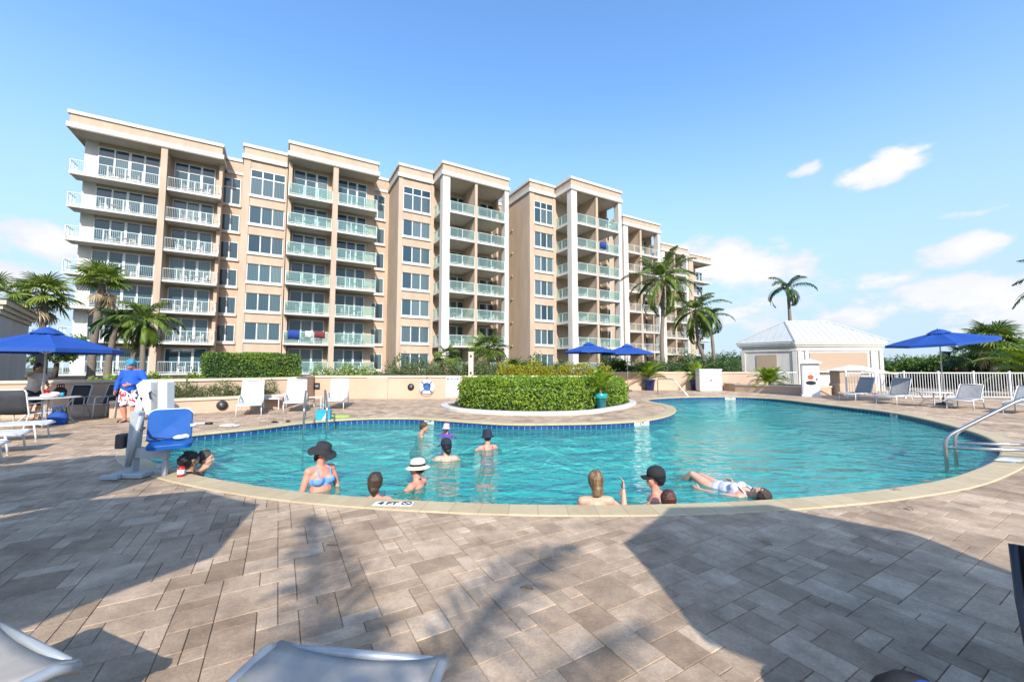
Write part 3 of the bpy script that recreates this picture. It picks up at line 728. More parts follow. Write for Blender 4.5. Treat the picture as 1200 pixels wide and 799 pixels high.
for s0, s1, nf, nb, k, nm in BALC:
    wide = s1-s0
    if nm.startswith(('ninth','tenth','eleventh','twelfth','rightmost')): continue
    mid = s0 + wide*brnd.uniform(.42,.6); dn = (nf+nb)/2
    def place(me, s, n, rz, nm_, lab, cat, grp):
        o = link(nm_, me); o.location = (s*DX+n*NX, s*DY+n*NY, FZ[k]); o.rotation_euler = (0,0,PI/2-BA+rz); tag(o, lab, cat, grp)
    fl = FLOORN[k] + (' floor' if k < 6 else '-floor')
    fl = FLOORN[k] + '-floor'
    place(pc, mid-.75, dn+brnd.uniform(-.1,.2), PI/2+brnd.uniform(-.5,.3), 'patio_chair', 'white chair left of table, %s balcony, %s' % (fl, nm), 'chair', 'white chairs on the balconies')
    place(pc, mid+.75, dn+brnd.uniform(-.1,.2), -PI/2+brnd.uniform(-.3,.5), 'patio_chair', 'white chair right of table, %s balcony, %s' % (fl, nm), 'chair', 'white chairs on the balconies')
    place(pt, mid, dn, 0, 'patio_table', 'small white table, %s balcony, %s' % (fl, nm), 'table', 'white tables on the balconies')
def hang_towel(name, m, u, n, k, wd, lab, drop=.75):
    s = s_at(u, n); mb = MB(); nx = 10
    V = []; 
    for j, (dn, z) in enumerate(((.07,.55),(.06,1.105),(0.0,1.125),(-.065,1.10),(-.075,1.1-drop))):
        for i in range(nx+1):
            q = i/nx; V.append((q*wd, dn + math.sin(q*9+j)*.012*(j != 2), z + (math.sin(q*5)*.02 if j in (0,4) else 0)))
    fs = [(j*(nx+1)+i, j*(nx+1)+i+1, (j+1)*(nx+1)+i+1, (j+1)*(nx+1)+i) for j in range(4) for i in range(nx)]
    mb.add(V, fs); o = mb.build(name, m, None, True)
    md = o.modifiers.new('thickness', 'SOLIDIFY'); md.thickness = .012
    o.location = (s*DX+(n+.04)*NX, s*DY+(n+.04)*NY, FZ[k]+.05); o.rotation_euler = (0,0,PI/2-BA); tag(o, lab, 'towel')
hang_towel('towel', M['towel_blue'], 340.5, nC, 1, .95, 'dark blue towel over the second-floor glass rail of the third balcony stack')
hang_towel('towel', M['towel_maroon'], 371, nC, 1, .95, 'maroon towel hung over the second-floor glass rail of the third balcony stack', .6)
hang_towel('towel', M['towel_white'], 361, nC, 1, .5, 'white towel between the blue and maroon ones on the second-floor rail', .6)
hang_towel('towel', M['towel_blue'], 703.5, nG, 5, .95, 'bright blue towel over the sixth-floor rail of the eighth balcony stack')

# ---------------------------------------------------------------- terrace, garden walls
W1 = [(-17.2,11.3),(-11.6,14.3)]; W2 = [(-11.6,14.3),(-9.2,16.8),(-9.9,19.8)]; W3 = [(-9.9,19.8),(4.3,19.8)]; W3b = [(4.3,19.8),(4.7,27.3)]
W4 = [(4.7,27.3),(14.5,27.0),(16.6,26.4)]
TERR = .84
def strip_poly(path, half):
    L_, R_ = [], []
    for i, p in enumerate(path):
        p = Vector(p); a = Vector(path[max(i-1,0)]); b = Vector(path[min(i+1,len(path)-1)])
        t_ = (b-a).normalized(); n_ = Vector((-t_.y, t_.x)); L_.append(p+n_*half); R_.append(p-n_*half)
    return [tuple(p) for p in R_] + [tuple(p) for p in reversed(L_)]
def garden_wall(path, h, lab, m='stucco_pink', th=.14, capm='cap', capw=.19):
    o = MB().prism(strip_poly(path, th), 0, h-.09).build('garden_wall', M[m])
    MB().prism(strip_poly(path, capw), h-.089, h).build('wall_cap', M[capm], o)
    return tag(o, lab, 'wall')
garden_wall(W1, 1.13, 'low garden wall behind the blue parasol and the clutter of chairs on the left')
garden_wall(W2, 1.13, 'peach garden wall below the clipped dark green hedge, behind the planting bed')
w3 = garden_wall(W3, 1.13, 'long peach wall carrying the life ring and the pool rules sign')
MB().box(gp(431,467)[0], gp(455,467)[0], 19.60, 19.655, 0, 1.04).build('pilaster', M['stucco_pink'], w3)
garden_wall(W3b, 1.13, 'short side wall hidden behind the island hedge near the two blue parasols')
garden_wall(W4, 1.22, 'peach wall behind the navy pots and the white double-door cabinet')
struct(fill('terrace', [[(-60,2),(-17.2,11.3),(-11.6,14.3),(-9.2,16.8),(-9.9,19.8),(4.3,19.8),(4.7,27.3),(14.5,27.0),(16.6,30.5),(90,31),(90,140),(-90,140)]], TERR, M['soil']))
P1 = [(-12.7,13.3),(-12.3,12.35),(-8.75,15.25),(-9.1,16.4)]
pw = garden_wall(P1, .52, 'knee-high peach planter wall behind the white loungers, round black lamp on its face')
struct(MB().prism([(-12.6,13.4),(-12.25,12.5),(-8.85,15.3),(-9.2,16.6),(-11.5,14.1)], .05, .40).build('planter_soil', M['soil']))
P2 = [(14.2,26.6),(14.35,25.6),(16.2,21.9),(17.6,22.3),(17.3,25.8)]
garden_wall(P2, .50, 'low peach bed wall at the far end of the pool beside the white kiosk')
struct(MB().prism([(14.3,26.4),(14.45,25.6),(16.3,22.1),(17.5,22.4),(17.2,25.8)], .02, .42).build('bed_soil', M['soil']))

def wall_lamp(loc, rz, lab):
    t = thing('wall_lamp', lab, 'lamp', loc, rz, 'round black wall lamps')
    mb = MB(); mb.M = Matrix.Rotation(PI/2,4,'X'); mb.lathe([(.15,0),(.165,.02),(.16,.05),(.13,.055)], seg=24); mb.build('bezel', M['blackrubber'], t, True)
    mb = MB(); mb.M = Matrix.Rotation(PI/2,4,'X'); mb.lathe([(.128,.03),(.11,.07),(.06,.095),(.0,.1)], seg=20); mb.build('lens', M['dark_metal'], t, True)
a40 = math.atan2(2.9, 3.55)
lx, ly = gp(264,482); 
px, py = -12.3+3.55*.60, 12.35+2.9*.60
wall_lamp((px+.14*math.sin(a40), py-.14*math.cos(a40)-.01, .23), a40, 'round black lamp low on the planter wall, left of the white loungers')
wall_lamp((gp(482,467)[0], 19.655, .58), 0, 'round black lamp on the peach wall, left of the life ring')

# life ring and signs on the long wall
def on_wall(u): return gp(u,467)[0]
t = thing('life_ring', 'white life ring hanging on the peach wall', 'life ring', (on_wall(501),19.56,.58))
bm = bmesh.new(); me = bpy.data.meshes.new('buoy')
mb = MB(); V = []; n1, n2 = 36, 12
for i in range(n1):
    a = 2*PI*i/n1
    for j in range(n2):
        b = 2*PI*j/n2; q = .27 + .085*math.cos(b); V.append((q*math.cos(a), .06*math.sin(b), q*math.sin(a)))
mb.add(V, [(i*n2+j, i*n2+(j+1)%n2, ((i+1)%n1)*n2+(j+1)%n2, ((i+1)%n1)*n2+j) for i in range(n1) for j in range(n2)])
bm.free(); bpy.data.meshes.remove(me)
mb.build('buoy', M['life_ring'], t, True)
mb = MB()
for k in range(4):
    a0 = PI/4 + k*PI/2; pts = [(.37*math.cos(a0+q*PI/2), -.03, .37*math.sin(a0+q*PI/2) - .03*math.sin(q*PI)) for q in [i/8 for i in range(9)]]
    mb.tube(pts, .011, 6)
mb.build('grab_rope', M['towel_white'], t, True)
mb = MB()
for k in range(4):
    mb.M = Matrix.Rotation(PI/4+k*PI/2, 4, 'Y'); mb.box(.175,.365,-.07,.066,-.03,.03)
mb.build('band', M['blue_ink'], t)
mb = MB(); mb.lathe([(.012,.36),(.012,.62)], (0,.03,0), 8); mb.ell((0,-.02,.42), (.02,.05,.02)); mb.build('hook', M['dark_metal'], t, True)
mb = MB(); mb.M = Matrix.Rotation(PI/2,4,'X'); mb.lathe([(.16,-.05),(.16,-.045)], seg=20); mb.build('coiled_rope', M['blue_ink'], t)
def sign(name, lab, u, v0, v1, u1, board, strips):
    x0, x1 = on_wall(u), on_wall(u1); z1, z0 = EYE-(v0-430)*19.65/F, EYE-(v1-430)*19.65/F
    o = thing(name, lab, 'sign', ((x0+x1)/2, 19.655, z0)); wd = (x1-x0)/2; h = z1-z0
    MB().box(-wd, wd, -.02, 0, 0, h).build('board', M[board], o)
    for nm, m, rects in strips:
        mb = MB()
        for a, b, c, d in rects: mb.box(-wd+a*2*wd, -wd+b*2*wd, -.023, -.0202, c*h, d*h)
        mb.build(nm, M[m], o)
rr_ = random.Random(2)
lines = []; z = .74
while z > .08:
    x = .08
    while x < .85:
        wd_ = rr_.uniform(.05,.16); lines.append((x, min(x+wd_,.93), z, z+.014)); x += wd_+.03
    z -= .042
M['ink_pale'] = mat('grey print', (.40,.47,.52), .6, .1, 10)
sign('pool_rules_sign', 'tall white pool rules sign with a blue heading on the peach wall', 523, 442, 465, 538.5, 'tile_white',
     [('heading','blue_ink',[(.05,.22,.88,.955),(.3,.36,.87,.96),(.39,.45,.87,.96),(.48,.54,.87,.96),(.57,.63,.87,.96),(.66,.72,.87,.96),(.78,.95,.88,.955),(.1,.3,.03,.06),(.35,.62,.03,.06),(.66,.88,.03,.06)]), ('rule_text','ink_pale',lines)])
sign('notice_plate', 'small dark notice plate with pale text high on the wall pilaster', 439.5, 441, 447, 446.5, 'ink',
     [('notice_text','ink_pale',[(.12,.4,.7,.85),(.46,.88,.7,.85),(.12,.55,.45,.6),(.6,.88,.45,.6),(.2,.8,.2,.35)])])
sign('notice_plate', 'square dark brown plate on the wall above the loungers', 369, 448.5, 456, 375.5, 'ink',
     [('notice_text','ink_pale',[(.2,.45,.55,.66),(.5,.8,.55,.66),(.25,.75,.38,.47)])])
t = thing('post_bollard', 'slim pale stone post standing among shrubs just above the wall', 'post', (gp(552,467)[0]*20.3/19.6, 20.35, TERR))
mb = MB(); mb.bbox(-.125,.125,-.125,.125,0,1.42,.015); mb.bbox(-.14,.14,-.14,.14,1.42,1.48,.01); mb.build('shaft', M['cap'], t)
mb = MB()
for z in (.35,1.2): mb.box(-.05,.05,-.135,-.126,z,z+.12)
mb.build('lamp_slot', M['ink'], t)

# white double-door cabinet by the far wall
x0, y0 = gp(823,458.6); x1 = gp(844,458.6)[0]
t = thing('storage_cabinet', 'white double-door storage cabinet against the far peach wall', 'cabinet', ((x0+x1)/2, y0+.3, 0), R(-4)); wd = (x1-x0)/2+.12
mb = MB(); mb.bbox(-wd,wd,-.35,.35,.06,1.36,.02); mb.bbox(-wd-.03,wd+.03,-.38,.38,1.36,1.42,.015); mb.box(-wd+.05,wd-.05,-.3,.3,0,.06); mb.build('body', M['white_paint'], t)
for s in (-1,1):
    d = MB(); a, b = sorted((s*.015, s*(wd-.04))); d.bbox(a,b,-.375,-.352,.12,1.30,.004); d.box(a+.1,b-.1,-.38,-.3755,.22,.66); d.box(a+.1,b-.1,-.38,-.3755,.76,1.2)
    d = d.build('door', M['white_frame'], t); MB().box(s*.04-.012,s*.04+.012,-.40,-.381,.66,.76).build('handle', M['dark_metal'], d)

# ---------------------------------------------------------------- the huts
def hip_roof(mb, quad, z, h, over, ridge):
    """hip roof over a four-corner plan: standing-seam planes on an eave slab"""
    c = Vector((sum(p[0] for p in quad)/4, sum(p[1] for p in quad)/4))
    e = [Vector(p) + (Vector(p)-c).normalized()*over for p in quad]
    r0 = (e[0]+e[3])/2*(1-ridge) + c*ridge; r1 = (e[1]+e[2])/2*(1-ridge) + c*ridge
    mb.add([(p.x,p.y,z) for p in e] + [(r0.x,r0.y,z+h),(r1.x,r1.y,z+h)], [(0,1,5,4),(1,2,5),(2,3,4,5),(3,0,4),(3,2,1,0)])
    return e, r0, r1
A_ = Vector(gp(935,450)) ; A_ = Vector((18.9,26.4)); B_ = Vector((24.15,26.0)); D_ = Vector((16.9,29.3)); C_ = B_ + (D_-A_)*1.05
hut = thing('pool_hut', 'white pool hut with tan shutters and pale hip metal roof at the far end', 'hut', (20.5,28,0))
def local(p): return (p[0]-20.5, p[1]-28)
q = [local(p) for p in (A_,B_,C_,D_)]
MB().prism(q, 0, 2.9).build('wall', M['white_stucco'], hut)
def grow(q, d):
    c = Vector((sum(p[0] for p in q)/4, sum(p[1] for p in q)/4)); return [tuple(Vector(p)+(Vector(p)-c).normalized()*d) for p in q]
mb = MB(); mb.prism(grow(q,.10), 2.62, 2.75); mb.prism(grow(q,.16), 2.901, 3.02); mb.prism(grow(q,.28), 3.02, 3.14); mb.build('cornice', M['white_stucco'], hut)
MB().prism(grow(q,.34), 3.141, 3.26).build('gutter', M['white_frame'], hut)
rf = MB(); e, r0, r1 = hip_roof(rf, q, 3.262, 1.45, .38, .52); rf = rf.build('roof', M['roof_metal'], hut)
sm = MB()
def seam(p, q2, r=.03): sm.tube([p, q2], r, 4)
E3 = [Vector((p.x,p.y,3.27)) for p in e]; R0, R1 = Vector((r0.x,r0.y,4.72)), Vector((r1.x,r1.y,4.72))
for p, q2 in ((E3[0],R0),(E3[1],R1),(E3[2],R1),(E3[3],R0),(R0,R1)): seam(p, q2, .06)
def seams(a, b, ra, rb, n):
    for i in range(1, n):
        u = i/n; p = a.lerp(b, u)
        # seams rise at right angles to the eave until they meet ridge or hip
        top = ra.lerp(rb, u) if ra != rb else ra
        d = (b-a).normalized(); w_ = (ra-a).dot(d)/(b-a).length; w2 = (rb-a).dot(d)/(b-a).length
        if u < w_: top = a.lerp(ra, u/w_)
        elif u > w2: top = b.lerp(rb, (1-u)/(1-w2))
        else: top = ra.lerp(rb, (u-w_)/max(w2-w_,1e-6))
        seam(p+Vector((0,0,.01)), top+Vector((0,0,.01)), .011)
seams(E3[0],E3[1],R0,R1,15); seams(E3[3],E3[0],R0,R0,9); seams(E3[1],E3[2],R1,R1,9)
sm.build('roof_seam', M['roof_metal'], rf)
def face_box(parent, name, m, a, b, u0, u1, z0, z1, d0, d1):
    """box standing proud of the face a->b (plan points), u in metres along it"""
    a, b = Vector(a), Vector(b); t_ = (b-a).normalized(); n_ = Vector((t_.y,-t_.x))
    P = [a+t_*u0+n_*d0, a+t_*u1+n_*d0, a+t_*u1+n_*d1, a+t_*u0+n_*d1]
    return MB().prism([tuple(p) for p in P][::-1], z0, z1).build(name, M[m], parent)
fl = (B_-A_).length
face_box(hut, 'shutter', 'brown_shutter', q[0], q[1], .75, fl-.95, 1.35, 2.5, .002, .05)
face_box(hut, 'counter', 'white_frame', q[0], q[1], .6, fl-.8, 1.22, 1.33, .002, .28)
for u in (.0, .45, fl-.75, fl-.22): face_box(hut, 'pilaster', 'white_stucco', q[0], q[1], u, u+.22, 0, 2.6, .003, .09)
sl_ = (A_-D_).length
face_box(hut, 'shutter', 'brown_shutter', q[3], q[0], 1.0, 2.3, 1.3, 2.4, .002, .05)
for u in (0, sl_-.26): face_box(hut, 'pilaster', 'white_stucco', q[3], q[0], u, u+.24, 0, 2.6, .003, .09)

Q0, Q1 = Vector((-20.7,17.0)), Vector((-16.9,13.0)); dn = Vector((-.725,-.69)); 
hl = thing('pool_hut', 'pale hut with a tan shutter at the left edge, half hidden by palms', 'hut', (-20.5,14,0))
q = [(p.x+20.5, p.y-14) for p in (Q1, Q0, Q0+dn*4.5, Q1+dn*4.5)]
MB().prism(q, 0, 3.3).build('wall', M['white_stucco'], hl)
mb = MB(); mb.prism(grow(q,.10), 3.301, 3.45); mb.prism(grow(q,.2), 3.45, 3.6); mb.prism(grow(q,.32), 3.6, 3.78); mb.build('cornice', M['cap'], hl)
rf = MB(); hip_roof(rf, q, 3.79, .5, .42, .6); rf.build('roof', M['roof_metal'], hl)
ll = (Q0-Q1).length
face_box(hl, 'shutter', 'brown_shutter', q[1], q[0], .9, ll-.3, 1.9, 3.0, .003, .05)
face_box(hl, 'service_door', 'brown_shutter', q[1], q[0], 1.0, ll-.3, .05, 1.75, .003, .05)
face_box(hl, 'counter', 'cap', q[1], q[0], .6, ll-.1, 1.76, 1.89, .003, .2)

# kiosk, covered bar cart
kx, ky = gp(956,464.8)
t = thing('notice_kiosk', 'white box kiosk with an orange seal and dark emblem on its door', 'kiosk', (kx,ky+.35,0), R(-32))
mb = MB(); mb.bbox(-.38,.38,-.38,.38,0,1.72,.02); mb.bbox(-.42,.42,-.42,.42,0,.1,.01); mb.build('body', M['white_paint'], t)
mb = MB(); mb.add([(-.5,-.5,1.73),(.5,-.5,1.73),(.5,.5,1.73),(-.5,.5,1.73),(-.5,-.5,1.80),(.5,-.5,1.80),(.5,.5,1.80),(-.5,.5,1.80),(0,0,2.02)], [(3,2,1,0),(0,1,5,4),(1,2,6,5),(2,3,7,6),(3,0,4,7),(4,5,8),(5,6,8),(6,7,8),(7,4,8)]); mb.build('roof', M['white_paint'], t)
d = MB().bbox(-.31,.31,-.40,-.381,.14,1.62,.004).build('door', M['tile_white'], t)
mb = MB(); mb.M = Matrix.Translation((0,-.401,1.02)) @ Matrix.Rotation(PI/2,4,'X'); mb.lathe([(.13,0),(.13,.006)], seg=24); mb.build('orange_seal', M['terracotta'], d)
mb = MB(); mb.M = Matrix.Translation((0,-.401,.72)) @ Matrix.Rotation(PI/2,4,'X') @ Matrix.Diagonal((1.7,.85,1,1)); mb.lathe([(.13,0),(.13,.006)], seg=24); mb.build('dark_emblem', M['ink'], d)
mb = MB()
for z in (.50,.42,.34): mb.box(-.2,.2,-.406,-.4015,z,z+.035)
mb.build('notice_text', M['ink_pale'], d); MB().box(.25,.28,-.43,-.4015,.85,.98).build('handle', M['dark_metal'], d)
t = thing('bar_cart', 'tan bar cart under a sloping white fabric cover between kiosk and fence', 'cart', (18.9,22.2,0), R(-6)); t.scale = (.88,.88,.9)
mb = MB(); mb.bbox(-1.1,1.0,-.5,.5,.02,.72,.02); mb.build('base', M['stucco_pink'], t)
MB().bbox(-1.05,.2,-.46,.46,.722,1.5,.02).build('cabinet', M['brown_shutter'], t)
mb = MB(); mb.add([(-1.2,-.6,1.5),(.3,-.6,1.5),(2.3,-.6,1.28),(-1.2,.6,1.5),(.3,.6,1.5),(2.3,.6,1.28),(-.2,0,1.83),(.5,0,1.8)], [(0,1,7,6),(1,2,7),(2,5,7),(5,4,7),(4,3,6,7),(3,0,6),(0,3,4,5,2,1)])
mb.build('fabric_cover', M['towel_white'], t)
mb = MB()
for x, y in ((2.15,-.5),(2.15,.5)): mb.tube([(x,y,0),(x,y,1.3)], .025, 8)
mb.build('pole', M['white_frame'], t)

# ---------------------------------------------------------------- white picket fence on the right
def picket_fence(path, h, lab, gap=.115):
    f = thing('picket_fence', lab, 'fence', (path[0][0],path[0][1],0))
    for a, b in zip(path, path[1:]):
        a, b = Vector(a), Vector(b); ln = (b-a).length; n = max(1, round(ln/1.8)); ang = math.atan2((b-a).y, (b-a).x)
        for i in range(n):
            p = a.lerp(b, i/n) - Vector(path[0]); wd = ln/n
            mb = MB(); mb.box(.04, wd-.04, -.02, .02, h-.12, h-.07); mb.box(.04, wd-.04, -.02, .02, .08, .13)
            k = int(wd/gap)
            for j in range(1, k): mb.box(wd*j/k-.009, wd*j/k+.009, -.009, .009, .131, h-.121)
            o = mb.build('picket_panel', M['white_frame'], f); o.location = (p.x,p.y,0); o.rotation_euler = (0,0,ang)
            o = MB().bbox(-.035,.035,-.035,.035,0,h,.008).build('post', M['white_frame'], f); o.location = (p.x,p.y,0); o.rotation_euler = (0,0,ang)
    return f
picket_fence([(17.2,20.6),(19.5,19.9),(24,19.3),(31,18.2)], 1.36, 'long white picket fence behind the grey loungers on the right')
picket_fence([(16.7,26.3),(18.7,26.2)], 1.3, 'short white picket fence between the far wall and the hut')

# ---------------------------------------------------------------- planting
def leafquads(P, Nrm, size, aspect=.55, jit=.9, droop=0.0):
    """one folded leaf-shaped quad per point; P, Nrm: (n,3)"""
    n = len(P); d = rng.normal(size=(n,3)); nn = Nrm + rng.normal(size=(n,3))*jit
    nn /= np.linalg.norm(nn, axis=1, keepdims=True) + 1e-9
    d -= (d*nn).sum(1, keepdims=True)*nn; d[:,2] -= droop; d /= np.linalg.norm(d, axis=1, keepdims=True) + 1e-9
    s = np.cross(nn, d); sz = (size*rng.uniform(.6,1.35,size=n))[:,None]
    v = np.stack([P, P + d*sz*.5 + s*sz*aspect*.5 + nn*sz*.08, P + d*sz, P + d*sz*.5 - s*sz*aspect*.5 + nn*sz*.08], 1)
    return v.reshape(-1,3), np.arange(n*4).reshape(-1,4)
def in_poly(x, y, poly):
    c = np.zeros(len(x), bool); n = len(poly)
    for i in range(n):
        x0, y0 = poly[i]; x1, y1 = poly[(i+1) % n]
        if y0 == y1: continue
        hit = ((y0 > y) != (y1 > y)) & (x < (x1-x0)*(y-y0)/(y1-y0)+x0); c ^= hit
    return c
def lump(P, s, seed): return np.array([noise.noise(Vector(p)*s + Vector((seed,seed*2,0))) for p in P])
def hedge(name, lab, cat, poly, z0, z1, n, size, mats, rough=.10, base=(0,0), group=None, mix=None, roundy=.3, seed=1.0):
    poly = [(x-base[0], y-base[1]) for x, y in poly]; pa = np.array(poly); k = len(poly)
    c = pa.mean(0); ar = sum(pa[i-1,0]*pa[i,1]-pa[i,0]*pa[i-1,1] for i in range(k))
    if ar < 0: pa = pa[::-1]; poly = [tuple(p) for p in pa]
    e = np.roll(pa,-1,0)-pa; el_ = np.linalg.norm(e,axis=1); per = el_.sum(); area = abs(ar)/2
    ns = int(n*per*(z1-z0)/(per*(z1-z0)+area)); ntp = n-ns
    i = rng.choice(k, ns, p=el_/per); u = rng.random(ns)[:,None]; xy = pa[i]+e[i]*u
    nr = np.stack([e[i,1],-e[i,0]],1)/el_[i][:,None]; zz = z0+(z1-z0)*rng.random(ns)**.9
    inset = np.abs(rng.normal(size=ns))*rough*1.2 + roundy*np.clip((zz-(z1-roundy))/roundy,0,1)**2 - .02
    P1_ = np.column_stack([xy - nr*inset[:,None], zz]); N1 = np.column_stack([nr, np.full(ns,.35)])
    X = []; 
    lo, hi = pa.min(0), pa.max(0)
    while sum(len(a) for a in X) < ntp:
        p = lo + (hi-lo)*rng.random((ntp*2+10,2)); X.append(p[in_poly(p[:,0],p[:,1],poly)])
    xy = np.concatenate(X)[:ntp] if X else np.zeros((0,2)); xy = c+(xy-c)*.97
    P2_ = np.column_stack([xy, z1-np.abs(rng.normal(size=len(xy)))*rough*1.1]); N2 = np.tile([0,0,1.],(len(xy),1))
    P = np.concatenate([P1_,P2_]); Nn = np.concatenate([N1,N2])
    P = P + Nn*(lump(P, 1.6, seed)*rough*1.3 + lump(P, 4.5, seed+3)*rough*.9)[:,None]
    V, Fq = leafquads(P, Nn, size)
    mi = np.zeros(len(P), int)
    if mix: mi = (lump(P, mix, seed+9) + rng.normal(size=len(P))*.25 > .1).astype(int)
    o = link(name, fast_mesh(name, V, Fq, mats, mi if len(mats) > 1 else None)); o.location = (base[0],base[1],0)
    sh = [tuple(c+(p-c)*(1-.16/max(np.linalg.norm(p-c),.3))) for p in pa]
    MB().prism(sh, z0-.02 if z0 > .3 else z0, z1-.16-rough*.4).build('shade_core', M['core'], o)  # solid dark core under the leaves; the hedge's inner shade is its colour
    return tag(o, lab, cat, group)
def ell_pts(n, r, fill=.55):
    d = rng.normal(size=(n,3)); d /= np.linalg.norm(d,axis=1,keepdims=True); q = fill+(1-fill)*rng.random(n)[:,None]
    return d*q*np.array(r), d
def bush(name, lab, cat, loc, r, n, size, mats, group=None, rough=.25, seed=0.0, aspect=.45, stems=5, mix=None, flower=0):
    t = thing(name, lab, cat, loc, random.uniform(0,6.28), group)
    P, d = ell_pts(n, r); P[:,2] += r[2]*.95; P *= (1 + lump(P/max(r)*1.0, 1.7, seed)*rough*1.6)[:,None]; P = P[P[:,2] > .02]; d = d[:len(P)]
    V, Fq = leafquads(P, P-np.array([0,0,r[2]*.6]), size, aspect, .8)
    mi = np.zeros(len(P), int)
    if mix: mi = (rng.random(len(P)) > mix).astype(int)
    link('foliage', fast_mesh('foliage', V, Fq, mats, mi if len(mats) > 1 else None), t)
    mb = MB()
    for k in range(stems):
        a = 2*PI*k/stems; mb.tube([(0.03*math.cos(a),.03*math.sin(a),0),(r[0]*.3*math.cos(a),r[1]*.3*math.sin(a),r[2]*.8),(r[0]*.6*math.cos(a),r[1]*.6*math.sin(a),r[2]*1.3)], [.018,.013,.006], 5)
    mb.build('stem', M['bark_dark'], t)
    if flower:
        k = rng.choice(len(P), flower); V, Fq = leafquads(np.repeat(P[k]*1.04,5,0), np.repeat(P[k]-np.array([0,0,r[2]*.6]),5,0), .07, .7, .5)
        link('blossom', fast_mesh('blossom', V, Fq, [M['flower']]), t)
    return t
# island planter: curb and hedge
def ellipse_poly(cx, cy, a, b, n=48, p=2.0): 
    return [(cx+a*math.copysign(abs(math.cos(2*PI*i/n))**(2/p),math.cos(2*PI*i/n)), cy+b*math.copysign(abs(math.sin(2*PI*i/n))**(2/p),math.sin(2*PI*i/n))) for i in range(n)]
cpts = [gp(527,481.2), gp(545,483.5), gp(567,485.2), gp(595,486.5), gp(625,487), gp(655,486.8), gp(683,485.8), gp(703,484), gp(718,481.5), gp(733,478.8), gp(744,475.2), (5.3,17.4), (4.8,18.6), (3.0,18.9), (0,18.7), (-2.0,17.6), (-2.8,15.9)]
cl_ = catmull(cpts, .3); cpoly = [tuple(p) for p in cl_]
cen = Vector((sum(p[0] for p in cpoly)/len(cpoly), sum(p[1] for p in cpoly)/len(cpoly)))
def shrink(poly, d): return [tuple(Vector(p)+(cen-Vector(p)).normalized()*d) for p in poly]
V = []; inn = shrink(cpoly,.28); k = len(cpoly)
mb = MB(); mb.add([(x,y,0) for x,y in cpoly]+[(x,y,.09) for x,y in cpoly]+[(x,y,.115) for x,y in shrink(cpoly,.03)]+[(x,y,.115) for x,y in inn]+[(x,y,0) for x,y in inn],
   [(r_*k+i, r_*k+(i+1)%k, (r_+1)*k+(i+1)%k, (r_+1)*k+i) for r_ in range(4) for i in range(k)])
tag(mb.build('planter_curb', M['white_stucco']), 'low white curved kerb around the island hedge on the pool peninsula', 'kerb')
struct(fill('island_soil', [inn], .06, M['soil']))
hp = [(x+.14, y) for x, y in shrink(cpoly, .55)]
hedge('island_hedge', 'broad rounded bright green hedge on the white-kerbed pool island', 'hedge', hp, .05, 1.10, 40000, .09, [M['leaf_hedge'], M['leaf_lime']], .13, tuple(cen), mix=.9, roundy=.42)
hedge('clipped_hedge', 'boxy clipped green hedge on the terrace above the white loungers', 'hedge', strip_poly([(-12.15,15.75),(-11,16.9),(-9.75,18.1)], .62), TERR, 2.10, 15000, .075, [M['leaf_hedge'], M['leaf_dark']], .055, (-11,17), mix=.8, roundy=.2, seed=4)
# shrubs
def shrub_row(name, lab, cat, grp, path, n, z, r, nl, size, mats, jx=.2, **kw):
    protos = [bush(name, lab, cat, (0,0,0), tuple(x*random.uniform(.9,1.1) for x in r), nl, size, mats, grp, seed=i*3.1, **kw) for i in range(3)]
    for i in range(n):
        u = (i+.5)/n*(len(path)-1); k = min(int(u), len(path)-2); p = Vector(path[k]).lerp(Vector(path[k+1]), u-k)
        o = protos[i] if i < 3 else dup(protos[i % 3], (0,0,0), 0, lab, grp)
        s = random.uniform(.82,1.18); o.location = (p.x+random.uniform(-jx,jx), p.y+random.uniform(-jx,jx), z); o.rotation_euler = (0,0,random.uniform(0,6.28)); o.scale = (s,s,s*random.uniform(.85,1.15))
shrub_row('planter_shrub', 'low grey-green shrub in the planter row behind the white loungers', 'shrub', 'grey-green shrubs in the planter', [(-12.0,13.0),(-10.6,14.0),(-9.3,15.6)], 11, .38, (.36,.36,.30), 900, .06, [M['leaf_grey'], M['leaf_dark']], .1, mix=.75)
shrub_row('flowering_shrub', 'shrub with white blossoms above the peach wall, right of the clipped hedge', 'shrub', 'white flowering shrubs above the wall', [(-10.0,20.6),(-7.0,20.6)], 6, TERR-.05, (.5,.45,.40), 900, .09, [M['leaf_lime'], M['leaf_hedge']], .1, mix=.5, flower=40)
shrub_row('terrace_shrub', 'loose grey-green shrub on the terrace between the pale post and flowering shrubs', 'shrub', 'grey-green shrubs on the terrace', [(-6.4,20.8),(-3.6,21.2),(-.6,21)], 13, TERR-.05, (.55,.5,.48), 900, .09, [M['leaf_grey'], M['leaf_dark']], .2, mix=.7)
shrub_row('terrace_shrub', 'dull green shrub close to the building behind the terrace planting', 'shrub', 'dull green shrubs near the building', [(-8,26),(-1,27),(4,29)], 12, TERR-.05, (.8,.8,.6), 800, .13, [M['leaf_grey'], M['leaf_dark']], .6, mix=.4)
shrub_row('croton', 'yellow-leaved croton above the wall behind the island hedge', 'shrub', 'yellow crotons above the wall', [(-.6,20.75),(2,20.6),(5.0,20.8)], 11, TERR-.05, (.5,.42,.42), 900, .10, [M['leaf_yellow'], M['leaf_lime']], .12, mix=.75)
shrub_row('sea_grape', 'dark green bush in the tall row on the terrace behind the navy pots', 'shrub', 'dark bushes behind the far wall', [(6.5,29),(11,28.6),(16,29)], 15, TERR-.1, (.95,.8,.72), 1300, .13, [M['leaf_dark'], M['leaf_palm_dk']], .3, mix=.6)
